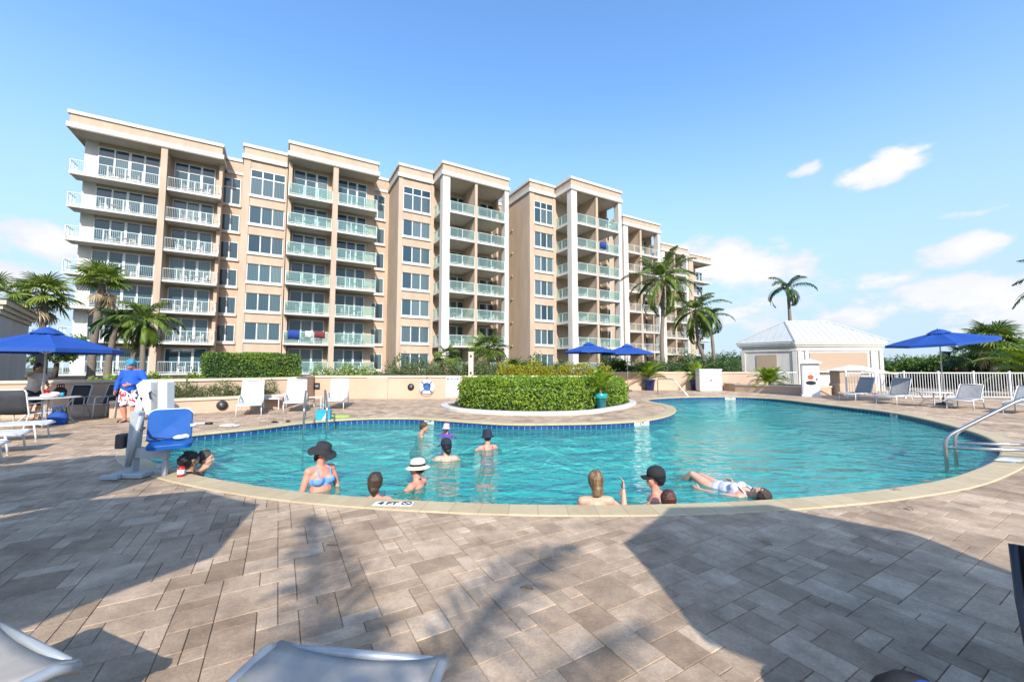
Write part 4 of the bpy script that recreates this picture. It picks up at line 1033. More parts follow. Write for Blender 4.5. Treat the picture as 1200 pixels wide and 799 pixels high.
shrub_row('sea_grape', 'round dark bush farther back, right of the far end of the building', 'shrub', 'round dark bushes right of the building', [(15,33),(20,36),(26,37)], 9, TERR-.1, (1.3,1.2,1.05), 1500, .17, [M['leaf_dark'], M['leaf_palm_dk']], .4, mix=.6)
shrub_row('low_shrub', 'lime green low plant on the terrace edge near the palm trunks', 'shrub', 'lime plants near the palm trunks', [(-15.6,14.6),(-12.6,16.2)], 6, TERR-.05, (.36,.34,.24), 500, .10, [M['leaf_lime'], M['leaf_hedge']], .15, mix=.5)

# ---------------------------------------------------------------- palms
class Quads:
    def __init__(self): self.V = []; self.Q = []
    def strip(self, pts, side, ws):
        """flat strip through pts, half-width ws along side"""
        o = len(self.V)
        for p, w_ in zip(pts, ws): self.V += [p - side*w_, p + side*w_]
        for i in range(len(pts)-1): self.Q.append((o+2*i, o+2*i+1, o+2*i+3, o+2*i+2))
    def mesh(self, name, m): return fast_mesh(name, [tuple(v) for v in self.V], self.Q, [m])
def pinnate(q, az, e0, ln, droop, nl, ll, lw, base=Vector((0,0,0)), sag=.5, rnd=random, twist=0.0):
    """one feather frond: a curved midrib with paired drooping leaflets"""
    h = Vector((math.cos(az), math.sin(az), 0)); side = Vector((-h.y, h.x, 0))
    pts = []; p = base.copy(); e = e0; n = 14
    for i in range(n+1):
        pts.append(p.copy()); e -= droop/n * (.5+1.0*i/n); p = p + (h*math.cos(e) + Vector((0,0,math.sin(e))) + side*twist*i/n)*ln/n
    q.strip(pts, side, [.028*(1-i/n*.85) for i in range(n+1)])
    for j in range(nl):
        u = .13 + .87*(j+.5)/nl; k = min(int(u*n), n-1); f = u*n-k; c = pts[k].lerp(pts[k+1], f); tg = (pts[k+1]-pts[k]).normalized()
        up = side.cross(tg).normalized()
        if up.z < 0: up = -up
        L0 = ll*(math.sin(PI*min(1,u*.93+.05))**.6)*rnd.uniform(.85,1.1)
        for s in (-1,1):
            d = (side*s*(.95-.45*u) + tg*(.45+.5*u) + up*.25).normalized()
            d2 = (d + Vector((0,0,-1))*sag*rnd.uniform(.6,1.4)).normalized(); d3 = (d2 + Vector((0,0,-1))*sag*rnd.uniform(.8,1.6)).normalized()
            a = c; b = a+d*L0*.35; c2 = b+d2*L0*.35; e2 = c2+d3*L0*.32
            wv = tg*.7 + up*.3; wv = (wv - d*wv.dot(d)).normalized()
            q.strip([a,b,c2,e2], wv, [lw*.4,lw,lw*.8,lw*.08])
def trunk_mesh(curve, r0, r1, rings=True, name='trunk', m='bark'):
    mb = MB(); n = len(curve)*4; pts = []
    cv = [Vector(c) for c in curve]
    for i in range(n+1):
        u = i/n*(len(cv)-1); k = min(int(u), len(cv)-2); f = u-k
        p0, p1, p2, p3 = cv[max(k-1,0)], cv[k], cv[k+1], cv[min(k+2,len(cv)-1)]
        pts.append(.5*((2*p1)+(p2-p0)*f+(2*p0-5*p1+4*p2-p3)*f*f+(3*p1-p0-3*p2+p3)*f**3))
    rs = [(r0+(r1-r0)*i/n)*(1+(.35*math.exp(-i*1.2)))*(1+(.06 if i % 2 else -.03)*rings) for i in range(n+1)]
    mb.tube(pts, rs, 12); return mb.build(name, M[m], None, True), pts[-1]
def feather_palm(name, lab, loc, curve, r, nf, ln, mats, seed, ll=.55, lw=.022, e_hi=1.2, e_lo=-.35, droop=1.5, sag=.5, shaft=0, dead=0, nl=34, wind=0.0, group=None):
    rnd = random.Random(seed)
    t = thing(name, lab, 'palm tree', loc, 0, group)
    tr, top = trunk_mesh(curve, r, r*.62); tr.parent = t
    if shaft:
        mb = MB(); mb.tube([top-Vector((0,0,.05)), top+Vector((0,0,shaft*.5)), top+Vector((0,0,shaft))], [r*.85,r*.8,r*.4], 12); mb.build('crownshaft', M['green_shaft'], t, True); top = top+Vector((0,0,shaft))
    q = Quads()
    for i in range(nf):
        f = i/(nf-1); az_ = i*2.39996+rnd.uniform(-.25,.25); e = e_hi+(e_lo-e_hi)*f+rnd.uniform(-.12,.12)
        az_ += wind*math.sin(az_)
        pinnate(q, az_, e, ln*rnd.uniform(.85,1.1)*(.75+.25*min(1,f*3)), droop*(.55+.6*f)*rnd.uniform(.85,1.15), nl, ll, lw, top, sag, rnd, rnd.uniform(-.25,.25))
    link('crown', q.mesh('crown', M[mats]), t)
    if dead:
        q = Quads()
        for i in range(dead): pinnate(q, rnd.uniform(0,6.28), -.6+rnd.uniform(-.5,.1), ln*rnd.uniform(.6,.9), .9, nl//2, ll*.8, lw, top-Vector((0,0,.1)), .9, rnd)
        link('dead_frond', q.mesh('dead_frond', M['leaf_dead']), t)
    return t
def fan(q, az, e0, pet, rad, base, rnd, nb=24, spread=2.1, sag=.35):
    h = Vector((math.cos(az), math.sin(az), 0)); side = Vector((-h.y,h.x,0))
    p0 = base; e = e0; d = h*math.cos(e)+Vector((0,0,math.sin(e))); p1 = p0+d*pet*.5; e -= .25; d = h*math.cos(e)+Vector((0,0,math.sin(e))); p2 = p1+d*pet*.5
    q.strip([p0,p1,p2], side, [.03,.022,.018])
    e -= .2; ax = (h*math.cos(e)+Vector((0,0,math.sin(e)))).normalized(); up = ax.cross(side)
    roll = rnd.uniform(-.5,.5); sd = (side*math.cos(roll)+up*math.sin(roll)).normalized(); nn = ax.cross(sd).normalized()
    if nn.z < 0: nn = -nn
    for k in range(nb):
        a = -spread+2*spread*(k+.5)/nb; d = ax*math.cos(a)+sd*math.sin(a) - nn*(.18*abs(math.sin(a*.5)))
        d.normalize(); L0 = rad*(.72+.28*math.cos(a*.55))*rnd.uniform(.88,1.08)
        w_ = nn.cross(d).normalized()
        if k % 2: w_ = (w_ + nn*.5).normalized()
        else: w_ = (w_ - nn*.5).normalized()
        b = p2+d*L0*.55; d2 = (d+Vector((0,0,-1))*sag*rnd.uniform(.3,1.5)).normalized(); c = b+d2*L0*.3; d3 = (d2+Vector((0,0,-1))*sag*rnd.uniform(.5,2.2)).normalized()
        q.strip([p2, b, c, c+d3*L0*.2], w_, [.008, rad*spread/nb*.46, rad*spread/nb*.30, .003])
def fan_palm(name, lab, loc, curve, r, nf, pet, rad, seed, dead=6, mats='leaf_fan', e_hi=1.45, e_lo=-.5, group=None, skirt=True):
    rnd = random.Random(seed); t = thing(name, lab, 'palm tree', loc, 0, group)
    tr, top = trunk_mesh(curve, r, r*.85); tr.parent = t
    q = Quads()
    for i in range(nf):
        f = i/(nf-1); fan(q, i*2.39996+rnd.uniform(-.2,.2), e_hi+(e_lo-e_hi)*f**.8+rnd.uniform(-.1,.1), pet*rnd.uniform(.8,1.15), rad*rnd.uniform(.85,1.1), top, rnd)
    link('crown', q.mesh('crown', M[mats]), t)
    if dead:
        q = Quads()
        for i in range(dead): fan(q, rnd.uniform(0,6.28), -.55+rnd.uniform(-.55,.2), pet*rnd.uniform(.7,1.05), rad*rnd.uniform(.6,.95), top-Vector((0,0,.15+.25*(i%3))), rnd, 16, 1.3, .9)
        link('dead_frond', q.mesh('dead_frond', M['leaf_dead']), t)
    return t
def up(px_, d): return (px_-600)/F*d
def zz(v, d): return EYE+(430-v)/F*d
# left group
d = 18.6; fan_palm('fan_palm', 'big bushy fan palm rising behind the hut and the blue parasol', (up(46,d),d,TERR), [(0,0,0),(.05,0,1.5),(.1,0,3.0),(0,0,zz(345,d)-TERR)], .15, 26, .66, .74, 3, 8)
d = 16.6; fan_palm('fan_palm', 'fan palm with hanging brown dead fronds in front of the leftmost balconies', (up(108,d),d,TERR), [(0,0,0),(.02,0,1.5),(.12,0,2.8),(.22,0,zz(330,d)-TERR)], .14, 18, .52, .64, 8, 13, e_lo=.1)
d = 15.6; feather_palm('feather_palm', 'short palm with bright green crownshaft behind the person in blue', (up(167,d),d,TERR), [(0,0,0),(.02,0,.5),(.0,0,zz(402,d)-TERR)], .125, 8, 1.45, 'leaf_palm', 5, .5, .022, 1.25, -.1, 1.9, .8, shaft=.85, dead=2)
d = 16.0; feather_palm('feather_palm', 'leaning grey-trunked palm between the fan palm and the green crownshaft', (up(128,d),d,TERR), [(0,0,0),(.0,0,1.0),(.25,0,zz(375,d)-TERR)], .14, 10, 1.05, 'leaf_palm_dk', 9, .5, .022, 1.1, -.4, 1.7, .7, dead=0)
d = 15.9; feather_palm('feather_palm', 'thin pale palm trunk behind the person in blue, topped by sparse drooping fronds', (up(158,d),d,TERR), [(0,0,0),(-.05,0,1.0),(.25,0,zz(378,d)-TERR)], .12, 8, 1.25, 'leaf_palm', 19, .5, .02, .7, -.5, 1.6, .8, dead=3)
d = 15.4; fan_palm('fan_palm', 'fan palm cut by the left edge beside the hut roof', (up(-14,d),d,TERR), [(0,0,0),(.05,0,1.5),(0,0,zz(348,d)-TERR)], .2, 16, .6, .6, 23, 6, e_lo=-.2)
# far side
d = 30.5; feather_palm('coconut_palm', 'tall coconut palm in front of the far wing, spreading crown', (up(777,d),d,TERR), [(0,0,0),(-.08,0,2.5),(.05,0,4.6),(.1,0,zz(326,d)-TERR)], .18, 26, 3.4, 'leaf_palm', 31, .72, .03, 1.4, -.6, 1.75, .7, dead=1, nl=44)
d = 31.5; feather_palm('coconut_palm', 'shorter coconut palm with a curved trunk at the right end of the building', (up(826,d),d,TERR), [(0,0,0),(-.1,0,1.4),(-.5,0,2.8),(-.65,0,zz(364,d)-TERR)], .17, 22, 2.9, 'leaf_palm', 37, .65, .03, 1.2, -.6, 1.8, .7, nl=40)
d = 33; feather_palm('coconut_palm', 'dark palm half hidden behind the curved coconut palm', (up(836,d),d,TERR), [(0,0,0),(0,0,2),(-.2,0,zz(370,d)-TERR)], .16, 12, 2.0, 'leaf_palm_dk', 41, .55, .028, 1.0, -.5, 1.8, .8)
d = 46; feather_palm('royal_palm', 'lone slender palm standing above the pool hut roof against the sky', (up(927,d),d,0), [(0,0,0),(.1,0,4),(.0,0,zz(342,d)-.3)], .24, 11, 3.1, 'leaf_palm_dk', 43, .85, .036, 1.35, -.2, 2.3, 1.0, shaft=.8, nl=38)
d = 26.5; fan_palm('fan_palm', 'squat sabal palm above the wall right of the pale post', (up(571,d),d,TERR), [(0,0,0),(0,0,.8),(0,0,zz(408,d)-TERR)], .22, 26, .75, .85, 47, 6, mats='leaf_palm')
d = 24; fan_palm('fan_palm', 'small palm with brown lower fronds left of the pale post', (up(524,d),d,TERR), [(0,0,0),(0,0,.5),(0,0,zz(418,d)-TERR)], .13, 14, .5, .6, 53, 8, mats='leaf_palm')
d = 22.5; feather_palm('pygmy_palm', 'fountain-shaped green palm left of the yellow crotons', (up(603,d),d,TERR), [(0,0,0),(0,0,.2),(0,0,.45)], .10, 22, 1.15, 'leaf_palm', 59, .3, .016, 1.3, .1, 1.4, .3)
d = 28.5; feather_palm('pygmy_palm', 'fountain-shaped palm beneath the right one of the two far parasols', (up(727,d),d,TERR), [(0,0,0),(0,0,.3),(0,0,.6)], .10, 18, 1.1, 'leaf_palm', 61, .3, .018, 1.3, 0, 1.4, .3)
bx, by = gp(897,455); feather_palm('areca_palm', 'bright green clump palm in the low bed beside the kiosk', (15.7,24.4,.4), [(0,0,0),(0,0,.1),(0,0,.2)], .10, 40, 1.25, 'leaf_lime', 67, .3, .02, 1.5, .25, 1.2, .3, nl=26)
# right edge
d = 27; fan_palm('fan_palm', 'fan palm with a shaggy crown behind the right-hand parasol', (up(1164,d),d,0), [(0,0,0),(0,0,1.5),(0,0,zz(398,d))], .22, 30, .8, .95, 71, 10, mats='leaf_palm')
d = 30; fan_palm('fan_palm', 'smaller fan palm left of the shaggy one beyond the fence', (up(1130,d),d,0), [(0,0,0),(0,0,1.0),(0,0,zz(418,d))], .2, 20, .8, .9, 73, 3, mats='leaf_palm_dk')
d = 19; feather_palm('coconut_palm', 'tall palm at the right edge, only drooping frond tips in view', (up(1292,d),d,0), [(0,0,0),(.1,0,2),(0,0,zz(330,d))], .2, 18, 3.2, 'leaf_palm_dk', 79, .7, .03, 1.2, -.5, 1.7, .8)
d = 20.5; feather_palm('coconut_palm', 'low young palm with pale broad fronds at the right edge over the fence', (up(1222,d),d,0), [(0,0,0),(0,0,.6),(0,0,1.1)], .16, 16, 2.6, 'leaf_lime', 83, .75, .05, 1.35, .3, 1.3, .4)
# the palm behind the viewer whose crown shades the middle of the deck
sc_ = Vector((-.2, 2.4)); 
def cast(x, y, z): return (x - LD.x/LD.z*(0-z)*-1*-1, 0)
def caster(x, y, z):                    # where something at height z must stand to shade (x, y)
    return (x + LD.x/LD.z*z, y + LD.y/LD.z*z)
cx, cy = caster(-.6, 1.35, 4.6)
feather_palm('coconut_palm', 'coconut palm behind the viewpoint, seen only as frond shadows on the near pavers', (cx,cy,0), [(0,0,0),(.1,0,1.8),(0,0,3.3),(0,0,4.6)], .13, 9, 2.5, 'leaf_palm', 91, .5, .030, .75, -.2, .8, .5, nl=19)

# ---------------------------------------------------------------- broadleaf trees beyond the fence
def tree(name, lab, loc, h, rad, nclump, nl, size, mats, seed, group=None):
    rnd = random.Random(seed); t = thing(name, lab, 'tree', loc, 0, group)
    mb = MB(); mb.tube([(0,0,0),(.05,.02,h*.3),(0,0,h*.55)], [.16,.12,.08], 8); P = []; Nn = []
    for k in range(nclump):
        a = rnd.uniform(0,6.28); q = rad*math.sqrt(rnd.random())*.85; z = h*(.45+.5*rnd.random()*(1-(q/rad)**2*.5)); c = np.array([q*math.cos(a), q*math.sin(a), z]); r_ = rad*rnd.uniform(.24,.42)
        if k % 3 == 0: mb.tube([(0,0,h*.35),(c[0]*.6,c[1]*.6,z*.85),tuple(c)], [.07,.045,.015], 6)
        p, d_ = ell_pts(nl//nclump, (r_,r_,r_*.7), .35); P.append(p+c); Nn.append(d_)
    P = np.concatenate(P); Nn = np.concatenate(Nn); V, Fq = leafquads(P, Nn, size, .5, .8)
    mi = (rng.random(len(P)) > .6).astype(int)
    mb.build('trunk', M['bark_dark'], t, True); link('crown', fast_mesh('crown', V, Fq, mats, mi), t)
    return t
TL = ['round dark tree in the row beyond the fence', 'bushy mid-green tree in the row beyond the fence']
for i, (u, d, v) in enumerate(((1045,38,428),(1062,35,424),(1080,37,421),(1095,33,422),(1112,36,424),(1130,33,422),(1150,31,414),(1172,29,412),(1190,27,416),(1207,25,405),(1035,45,430),(1182,34,404),(1225,28,398))):
    k = i % 2; h = zz(v,d)+.3
    tree('broadleaf_tree', TL[k], (up(u,d),d,0), h, 1.9+.25*(i%3), 16, 3600, .20, [M['leaf_dark'], M['leaf_palm_dk']] if k == 0 else [M['leaf_dark'], M['leaf_hedge']], 100+i, 'dark trees beyond the fence' if k == 0 else 'mid-green trees beyond the fence')
for i, (u, d, v) in enumerate(((12,24,398),(52,23,380),(66,27,392))):
    tree('broadleaf_tree', ['bushy tree behind the hut at the left edge','green tree crown visible between hut and building at left','small tree low behind the big fan palm'][i], (up(u,d),d,TERR), zz(v,d)-TERR, 1.6, 12, 2600, .18, [M['leaf_dark'], M['leaf_hedge']], 140+i)
for i, (u, d) in enumerate(((870,120),(940,140),(1010,150),(1080,130),(1150,120),(1230,110),(1320,110),(-60,120),(-200,90))):
    tree('broadleaf_tree', 'distant hazy tree on the horizon', (up(u,d),d,0), 4.0+(i%3)*.6, 9, 26, 2600, .7, [M['leaf_dark'], M['leaf_palm_dk']], 160+i, 'trees on the horizon')

# ---------------------------------------------------------------- pots
def pot(loc, rt, rb, h, m, lab, rim=None):
    t = thing('plant_pot', lab, 'plant pot', loc)
    mb = MB(); mb.lathe([(rb*.9,0),(rb,.02),(rt*.93,h*.8),(rt,h*.83),(rt*1.05,h*.85),(rt*1.05,h*.97),(rt*1.0,h),(rt*.9,h),(rt*.88,h*.9),(0,h*.9)], seg=28, mi=0); mb.build('vessel', M[m], t, True)
    if rim: MB().lathe([(rt*1.0,h*.66),(rt*1.07,h*.7),(rt*1.075,h*.98),(rt*1.0,h*1.005),(rt*.92,h*1.0)], seg=28).build('rim', M[rim], t, True)
    MB().lathe([(rt*.87,h*.901),(rt*.86,h*.93)], seg=20).build('soil', M['soil'], t)
    return t
x, y = gp(704.5,481.5); y += .1
pot((x,y,.115), .23, .17, .50, 'teal_pot', 'teal glazed pot on the white kerb in front of the island hedge', 'teal_rim')
feather_palm('areca_palm', 'spindly yellow-green palm growing in the teal pot', (x,y,.55), [(0,0,0),(0,0,.1),(0,0,.2)], .05, 22, .85, 'leaf_lime', 201, .22, .014, 1.5, .55, 1.0, .25, nl=22)
for u, lab, lp, sd in ((760.7,'navy glazed pot standing by the wall left of the handrail','full green palm in the navy pot nearest the island hedge',203),(816.5,'navy glazed pot standing beside the white cabinet','slim green palm in the navy pot beside the cabinet',207)):
    x, y = gp(u,457.3); pot((x,y,0), .40, .31, .72, 'navy_pot', lab)
    feather_palm('areca_palm', lp, (x,y,.65), [(0,0,0),(0,0,.1),(0,0,.2)], .07, 26 if sd == 203 else 14, 1.45, 'leaf_lime' if sd == 207 else 'leaf_hedge', sd, .34, .022, 1.5, .5, 1.1, .3, nl=24)

# ---------------------------------------------------------------- furniture
def lounger(kind, angle, sling, lab, grp, framem='white_frame'):
    """sling lounger, foot end at y=0, head end towards +y; the back tilts about a hinge at y=1.2"""
    t = thing('sun_lounger', lab, 'sun lounger', (0,0,0), 0, grp)
    ca, sa = math.cos(angle), math.sin(angle); z = .36; hy = 1.18; bl = .80
    mb = MB()
    for s in (-1,1):
        x = s*.325
        mb.tube([(x,.03,z-.03),(x,.10,z),(x,hy,z),(x,1.55,z-.02),(x,1.62,z-.05)], .019, 8)
        mb.tube([(x,hy+.005,z+.005),(x*.96,hy+ca*bl*.96,z+sa*bl*.96+.004),(x*.86,hy+ca*bl,z+sa*bl+.004)], .017, 8)
    for y, zz_ in ((.03,z-.03),(hy,z-.012),(1.62,z-.05)): mb.tube([(-.325,y,zz_),(.325,y,zz_)], .017, 8)
    mb.tube([(-.28,hy+ca*bl,z+sa*bl+.004),(.28,hy+ca*bl,z+sa*bl+.004)], .017, 8)
    if angle > .1:
        for s in (-1,1): mb.tube([(s*.29,hy+ca*bl*.55,z+sa*bl*.55),(s*.29,1.5,z-.03)], .011, 6)
    mb.build('frame', M[framem], t, True)
    def sling_sheet(name, f, n=14):
        V = []; m_ = 8
        for i in range(n+1):
            for j in range(m_+1):
                q = j/m_*2-1; y, zc, nx, nz_ = f(i/n); sg = -.028*(1-q*q)
                V.append((q*.322, y+nx*sg, zc+nz_*sg))
        o = MB().add(V, [(i*(m_+1)+j, i*(m_+1)+j+1, (i+1)*(m_+1)+j+1, (i+1)*(m_+1)+j) for i in range(n) for j in range(m_)]).build(name, M[sling], t, True)
        md = o.modifiers.new('thickness','SOLIDIFY'); md.thickness = .006; return o
    sling_sheet('seat_sling', lambda u: (.02+u*(hy-.03), z-.02*max(0,1-u*8)+.012, 0, 1))
    sling_sheet('backrest', lambda u: (hy+.01+ca*(bl-.01)*u, z+sa*bl*u+.012, -sa, ca))
    for s in (-1,1):
        for y in (.16,1.42):
            mb = MB(); sp_ = -.05 if y < 1 else .05
            mb.tube([(s*.325,y,z-.015),(s*.335,y+sp_*.6,.18),(s*.34,y+sp_,.012)], [.017,.016,.016], 8); mb.ell((s*.34,y+sp_,.012),(.02,.02,.012),0,8,5); mb.build('leg', M[framem], t, True)
    if kind == 'arm':
        for s in (-1,1):
            mb = MB(); x = s*.345; mb.tube([(x,.72,z),(x,.74,.54),(x,.80,.57),(x,1.16,.58),(x,1.24,.555),(x,1.28,z)], .016, 8); mb.tube([(x,.80,.588),(x,1.18,.597)], .024, 8, flat=.45); mb.build('armrest', M[framem], t, True)
    return t
def face(ax, ay): return math.atan2(-ax, ay)
GW = 'white loungers facing the pool'
l0 = lounger('arm', R(64), 'sling_white', 'white lounger with raised back, first left of the three by the planter wall', GW)
def lpos(o, u, v, rz): x, y = gp(u, v); o.location = (x,y,0); o.rotation_euler = (0,0,rz)
lpos(l0, 291, 487.5, R(29))
o = dup(l0, (0,0,0), 0, 'middle white lounger of the three, next to the steel pool ladder', GW); lpos(o, 345, 483.5, R(26))
o = dup(l0, (0,0,0), 0, 'right-hand white lounger of the three, in front of the plain peach wall', GW); lpos(o, 390, 480.5, R(15))
GL = 'white loungers at the left edge'
l1 = lounger('plain', R(35), 'sling_white', 'white lounger at the left edge nearest the round table, foot end showing', GL)
for i, ((ax, ay), lab) in enumerate((((-10.0,8.75),None),((-8.95,7.45),'middle one of the three white loungers at the left edge'),((-8.05,6.4),'nearest white lounger at the left edge, cut off by the frame'))):
    o = l1 if i == 0 else dup(l1, (0,0,0), 0, lab, GL); o.location = (ax,ay,0); o.rotation_euler = (0,0,face(-.83,-.56))
GR = 'grey loungers by the white fence'
l2 = lounger('plain', R(62), 'sling_grey', 'grey lounger with upright back nearest the bar cart', GR)
l2.location = (15.2,18.3,0); l2.rotation_euler = (0,0,face(.93,.30))
o = dup(l2, (15.55,16.75,0), face(.9,.42), 'grey lounger with upright back left of the round white table', GR)
l3 = lounger('plain', R(40), 'sling_grey', 'grey lounger with half-reclined back right of the round white table', GR); l3.location = (16.35,14.7,0); l3.rotation_euler = (0,0,face(.86,.5))
o = dup(l3, (16.6,13.2,0), face(.88,.46), 'grey lounger at the right edge above the steel handrail', GR)
GF = 'grey loungers in the foreground'
l4 = lounger('plain', R(2), 'sling_mid', 'grey sling lounger at the bottom edge, square foot end towards the pool', GF, 'grey_frame')
l4.location = (-.61,1.72,0); l4.rotation_euler = (0,0,face(-.12,-.99)); l4.scale = (1.1,1,1.18)
o = dup(l4, (-2.0,1.78,0), face(-.37,-.93), 'grey sling lounger in the bottom left corner', GF)

def side_table(loc, rz, lab, w_=.42, h=.42, m='chair_white', wd=.42):
    t = thing('side_table', lab, 'side table', loc, rz, 'small white side tables')
    mb = MB()
    mb.bbox(-w_/2,w_/2,-wd/2,wd/2,h-.035,h,.012); mb.build('table_top', M[m], t)
    for sx in (-1,1):
        for sy in (-1,1): MB().box(sx*(w_/2-.03)-.015, sx*(w_/2-.03)+.015, sy*(wd/2-.03)-.015, sy*(wd/2-.03)+.015, 0, h-.036).build('leg', M[m], t)
    return t
x, y = gp(317,480); side_table((x,y+.1,0), R(10), 'small white side table between the first two white loungers', .62)
x, y = gp(369,478); side_table((x,y+.2,0), 0, 'small white side table between ladder and right-hand white lounger', .5)
def round_table(loc, rad, h, lab):
    t = thing('round_table', lab, 'table', loc)
    MB().lathe([(rad*.96,h-.03),(rad,h-.022),(rad,h-.008),(rad*.97,h),(0,h)], seg=32).build('table_top', M['chair_white'], t, True)
    for k in range(4):
        mb = MB(); a = PI/4+k*PI/2; c, s = math.cos(a), math.sin(a)
        mb.tube([(c*rad*.75,s*rad*.75,h-.03),(c*rad*.55,s*rad*.55,h*.6),(c*rad*.5,s*rad*.5,h*.4),(c*rad*.8,s*rad*.8,.02)], .018, 8); mb.build('leg', M['white_frame'], t, True)
    mb = MB(); n = 24; mb.tube([(rad*.53*math.cos(2*PI*i/n), rad*.53*math.sin(2*PI*i/n), h*.45) for i in range(n+1)], .012, 6); mb.build('stretcher', M['white_frame'], t, True)
    return t
TX, TY = -12.75, 11.0
round_table((TX,TY,0), .66, .73, 'round white table under the big blue parasol on the left')
round_table((16.55,15.75,0), .55, .58, 'round white table by the fence under the tilted blue parasol')
def sling_chair(lab, grp):
    t = thing('sling_chair', lab, 'chair', (0,0,0), 0, grp)
    mb = MB()
    for s in (-1,1):
        x = s*.27
        mb.tube([(x,-.26,.012),(x,-.24,.40),(x,-.22,.62),(x,-.16,.65),(x,.24,.64)], .016, 8); mb.tube([(x,.36,.012),(x,.20,.40),(x,.34,.95),(x*.9,.355,1.0)], .016, 8); mb.tube([(x,-.24,.42),(x,.20,.40)], .014, 8)
    mb.tube([(-.24,.355,1.0),(.24,.355,1.0)], .015, 8); mb.tube([(-.27,-.24,.42),(.27,-.24,.42)], .014, 8); mb.tube([(-.27,.3,.15),(.27,.3,.15)], .012, 8)
    mb.build('frame', M['white_frame'], t, True)
    for nm, pts in (('seat_sling', [(-.24,.43),(-.1,.405),(.05,.395),(.2,.41)]), ('backrest', [(.2,.415),(.255,.6),(.305,.8),(.352,1.0)])):
        V = [(x,y,z-.015*(1-(x/.26)**2)) for y, z in pts for x in (-.26,-.13,0,.13,.26)]
        o = MB().add(V, [(i*5+j,i*5+j+1,(i+1)*5+j+1,(i+1)*5+j) for i in range(3) for j in range(4)]).build(nm, M['sling_dark'], t, True)
        o.modifiers.new('thickness','SOLIDIFY').thickness = .005
    return t
c0 = sling_chair('dark sling chair with white frame, its back to the grey wall, right of table', 'dark sling chairs')
c0.location = (-12.8,12.45,0); c0.rotation_euler = (0,0,R(-20))
dup(c0, (-12.25,12.6,0), R(-25), 'dark sling chair closest behind the person in blue')
dup(c0, (-13.9,10.45,0), R(100), 'dark sling chair at the left edge beside the round table')
dup(c0, (-13.3,12.1,0), R(5), 'dark sling chair behind the round table under the parasol')
dup(c0, (-12.15,9.95,0), R(200), 'dark sling chair on the pool side of the round table')

def parasol(name, lab, loc, rad, z_edge, z_apex, rot=0.0, tilt=(0,0), grp=None, base=True, pole_off=None, sides=8):
    t = thing(name, lab, 'parasol', loc, 0, grp)
    T = Matrix.Translation((0,0,z_apex-.25)) @ Matrix.Rotation(tilt[0],4,'X') @ Matrix.Rotation(tilt[1],4,'Y') @ Matrix.Translation((0,0,-(z_apex-.25)))
    def cs(frac, a_idx, f):
        a0 = rot + 2*PI*a_idx/sides; a1 = rot + 2*PI*(a_idx+1)/sides
        p = Vector((math.cos(a0),math.sin(a0),0)).lerp(Vector((math.cos(a1),math.sin(a1),0)), f)*rad*frac
        z = z_apex + (z_edge-z_apex)*(frac**1.08) - .035*math.sin(PI*f)*math.sin(PI*min(frac,.98))
        if frac >= .999: p *= 1-.012*math.sin(PI*f)
        return (p.x,p.y,z)
    mb = MB(); mb.M = T; nf = 7; fr = [.16,.3,.45,.6,.75,.9,1.0]; V = []; Fq = []
    for k in range(sides):
        o = len(V)
        for q in fr:
            for j in range(7): V.append(cs(q, k, j/6))
        Fq += [(o+i*7+j, o+i*7+j+1, o+(i+1)*7+j+1, o+(i+1)*7+j) for i in range(nf-1) for j in range(6)]
        o = len(V)
        for j in range(7): p = cs(1.0,k,j/6); V += [p, (p[0]*1.004,p[1]*1.004,p[2]-.10)]
        Fq += [(o+2*j, o+2*j+2, o+2*j+3, o+2*j+1) for j in range(6)]
    mb.add(V, Fq); c = mb.build('canopy', M['canvas'], t, False)
    mb = MB(); mb.M = T; V = []; n = 24
    for q, dz in ((0,.13),(.1,.11),(.22,.035)):
        for j in range(n): a = rot+2*PI*j/n; V.append((math.cos(a)*rad*q, math.sin(a)*rad*q, z_apex+dz+(z_edge-z_apex)*q))
    mb.add(V, [(i*n+j,i*n+(j+1)%n,(i+1)*n+(j+1)%n,(i+1)*n+j) for i in range(2) for j in range(n)]); mb.build('vent', M['canvas'], c)
    for k in range(sides):
        mb = MB(); mb.M = T; p = Vector(cs(.99,k,0)); mb.tube([(0,0,z_apex-.02), tuple(p-Vector((0,0,.02)))], .011, 6); m_ = Vector(cs(.5,k,0))-Vector((0,0,.02)); mb.tube([tuple(m_),(0,0,z_apex-.62)], .009, 6); mb.build('rib', M['white_frame'], t)
    mb = MB(); top = T @ Vector((0,0,z_apex+.12)); hinge = Vector((0,0,z_apex-.75)) if tilt != (0,0) else Vector((0,0,1.5))
    mb.tube([(0,0,.02),tuple(hinge),tuple(T @ Vector((0,0,z_apex-.3))),tuple(top)], .022, 10); mb.ell(tuple(top),(.035,.035,.05),0,10,6); mb.build('pole', M['grey_frame'] if base else M['white_frame'], t, True)
    mb = MB(); mb.lathe([(.27,0),(.28,.02),(.25,.06),(.06,.09),(.045,.28),(.028,.30)], seg=24); mb.build('base', M['dark_metal'], t, True)
    return t
parasol('parasol', 'large blue octagonal parasol over the round table at the left edge', (-12.75,10.9,0), 1.56, 2.03, 2.53, R(10))
parasol('parasol', 'left one of the two far blue parasols behind the island hedge', (5.0,25.9,0), 1.72, 2.55, 3.05, R(20))
parasol('parasol', 'right one of the two far blue parasols, nearer the palm trunk', (7.55,26.1,0), 1.72, 2.45, 2.95, R(5))
parasol('parasol', 'tilted blue parasol over the round white table by the picket fence', (17.85,16.6,0), 1.72, 2.62, 3.02, R(12), (R(2),R(-7)))
def shade_parasol(cx, cy, rad, ze, rot, lab):
    x, y = caster(cx, cy, ze); parasol('parasol', lab, (x,y,0), rad, ze, ze+.5, rot)
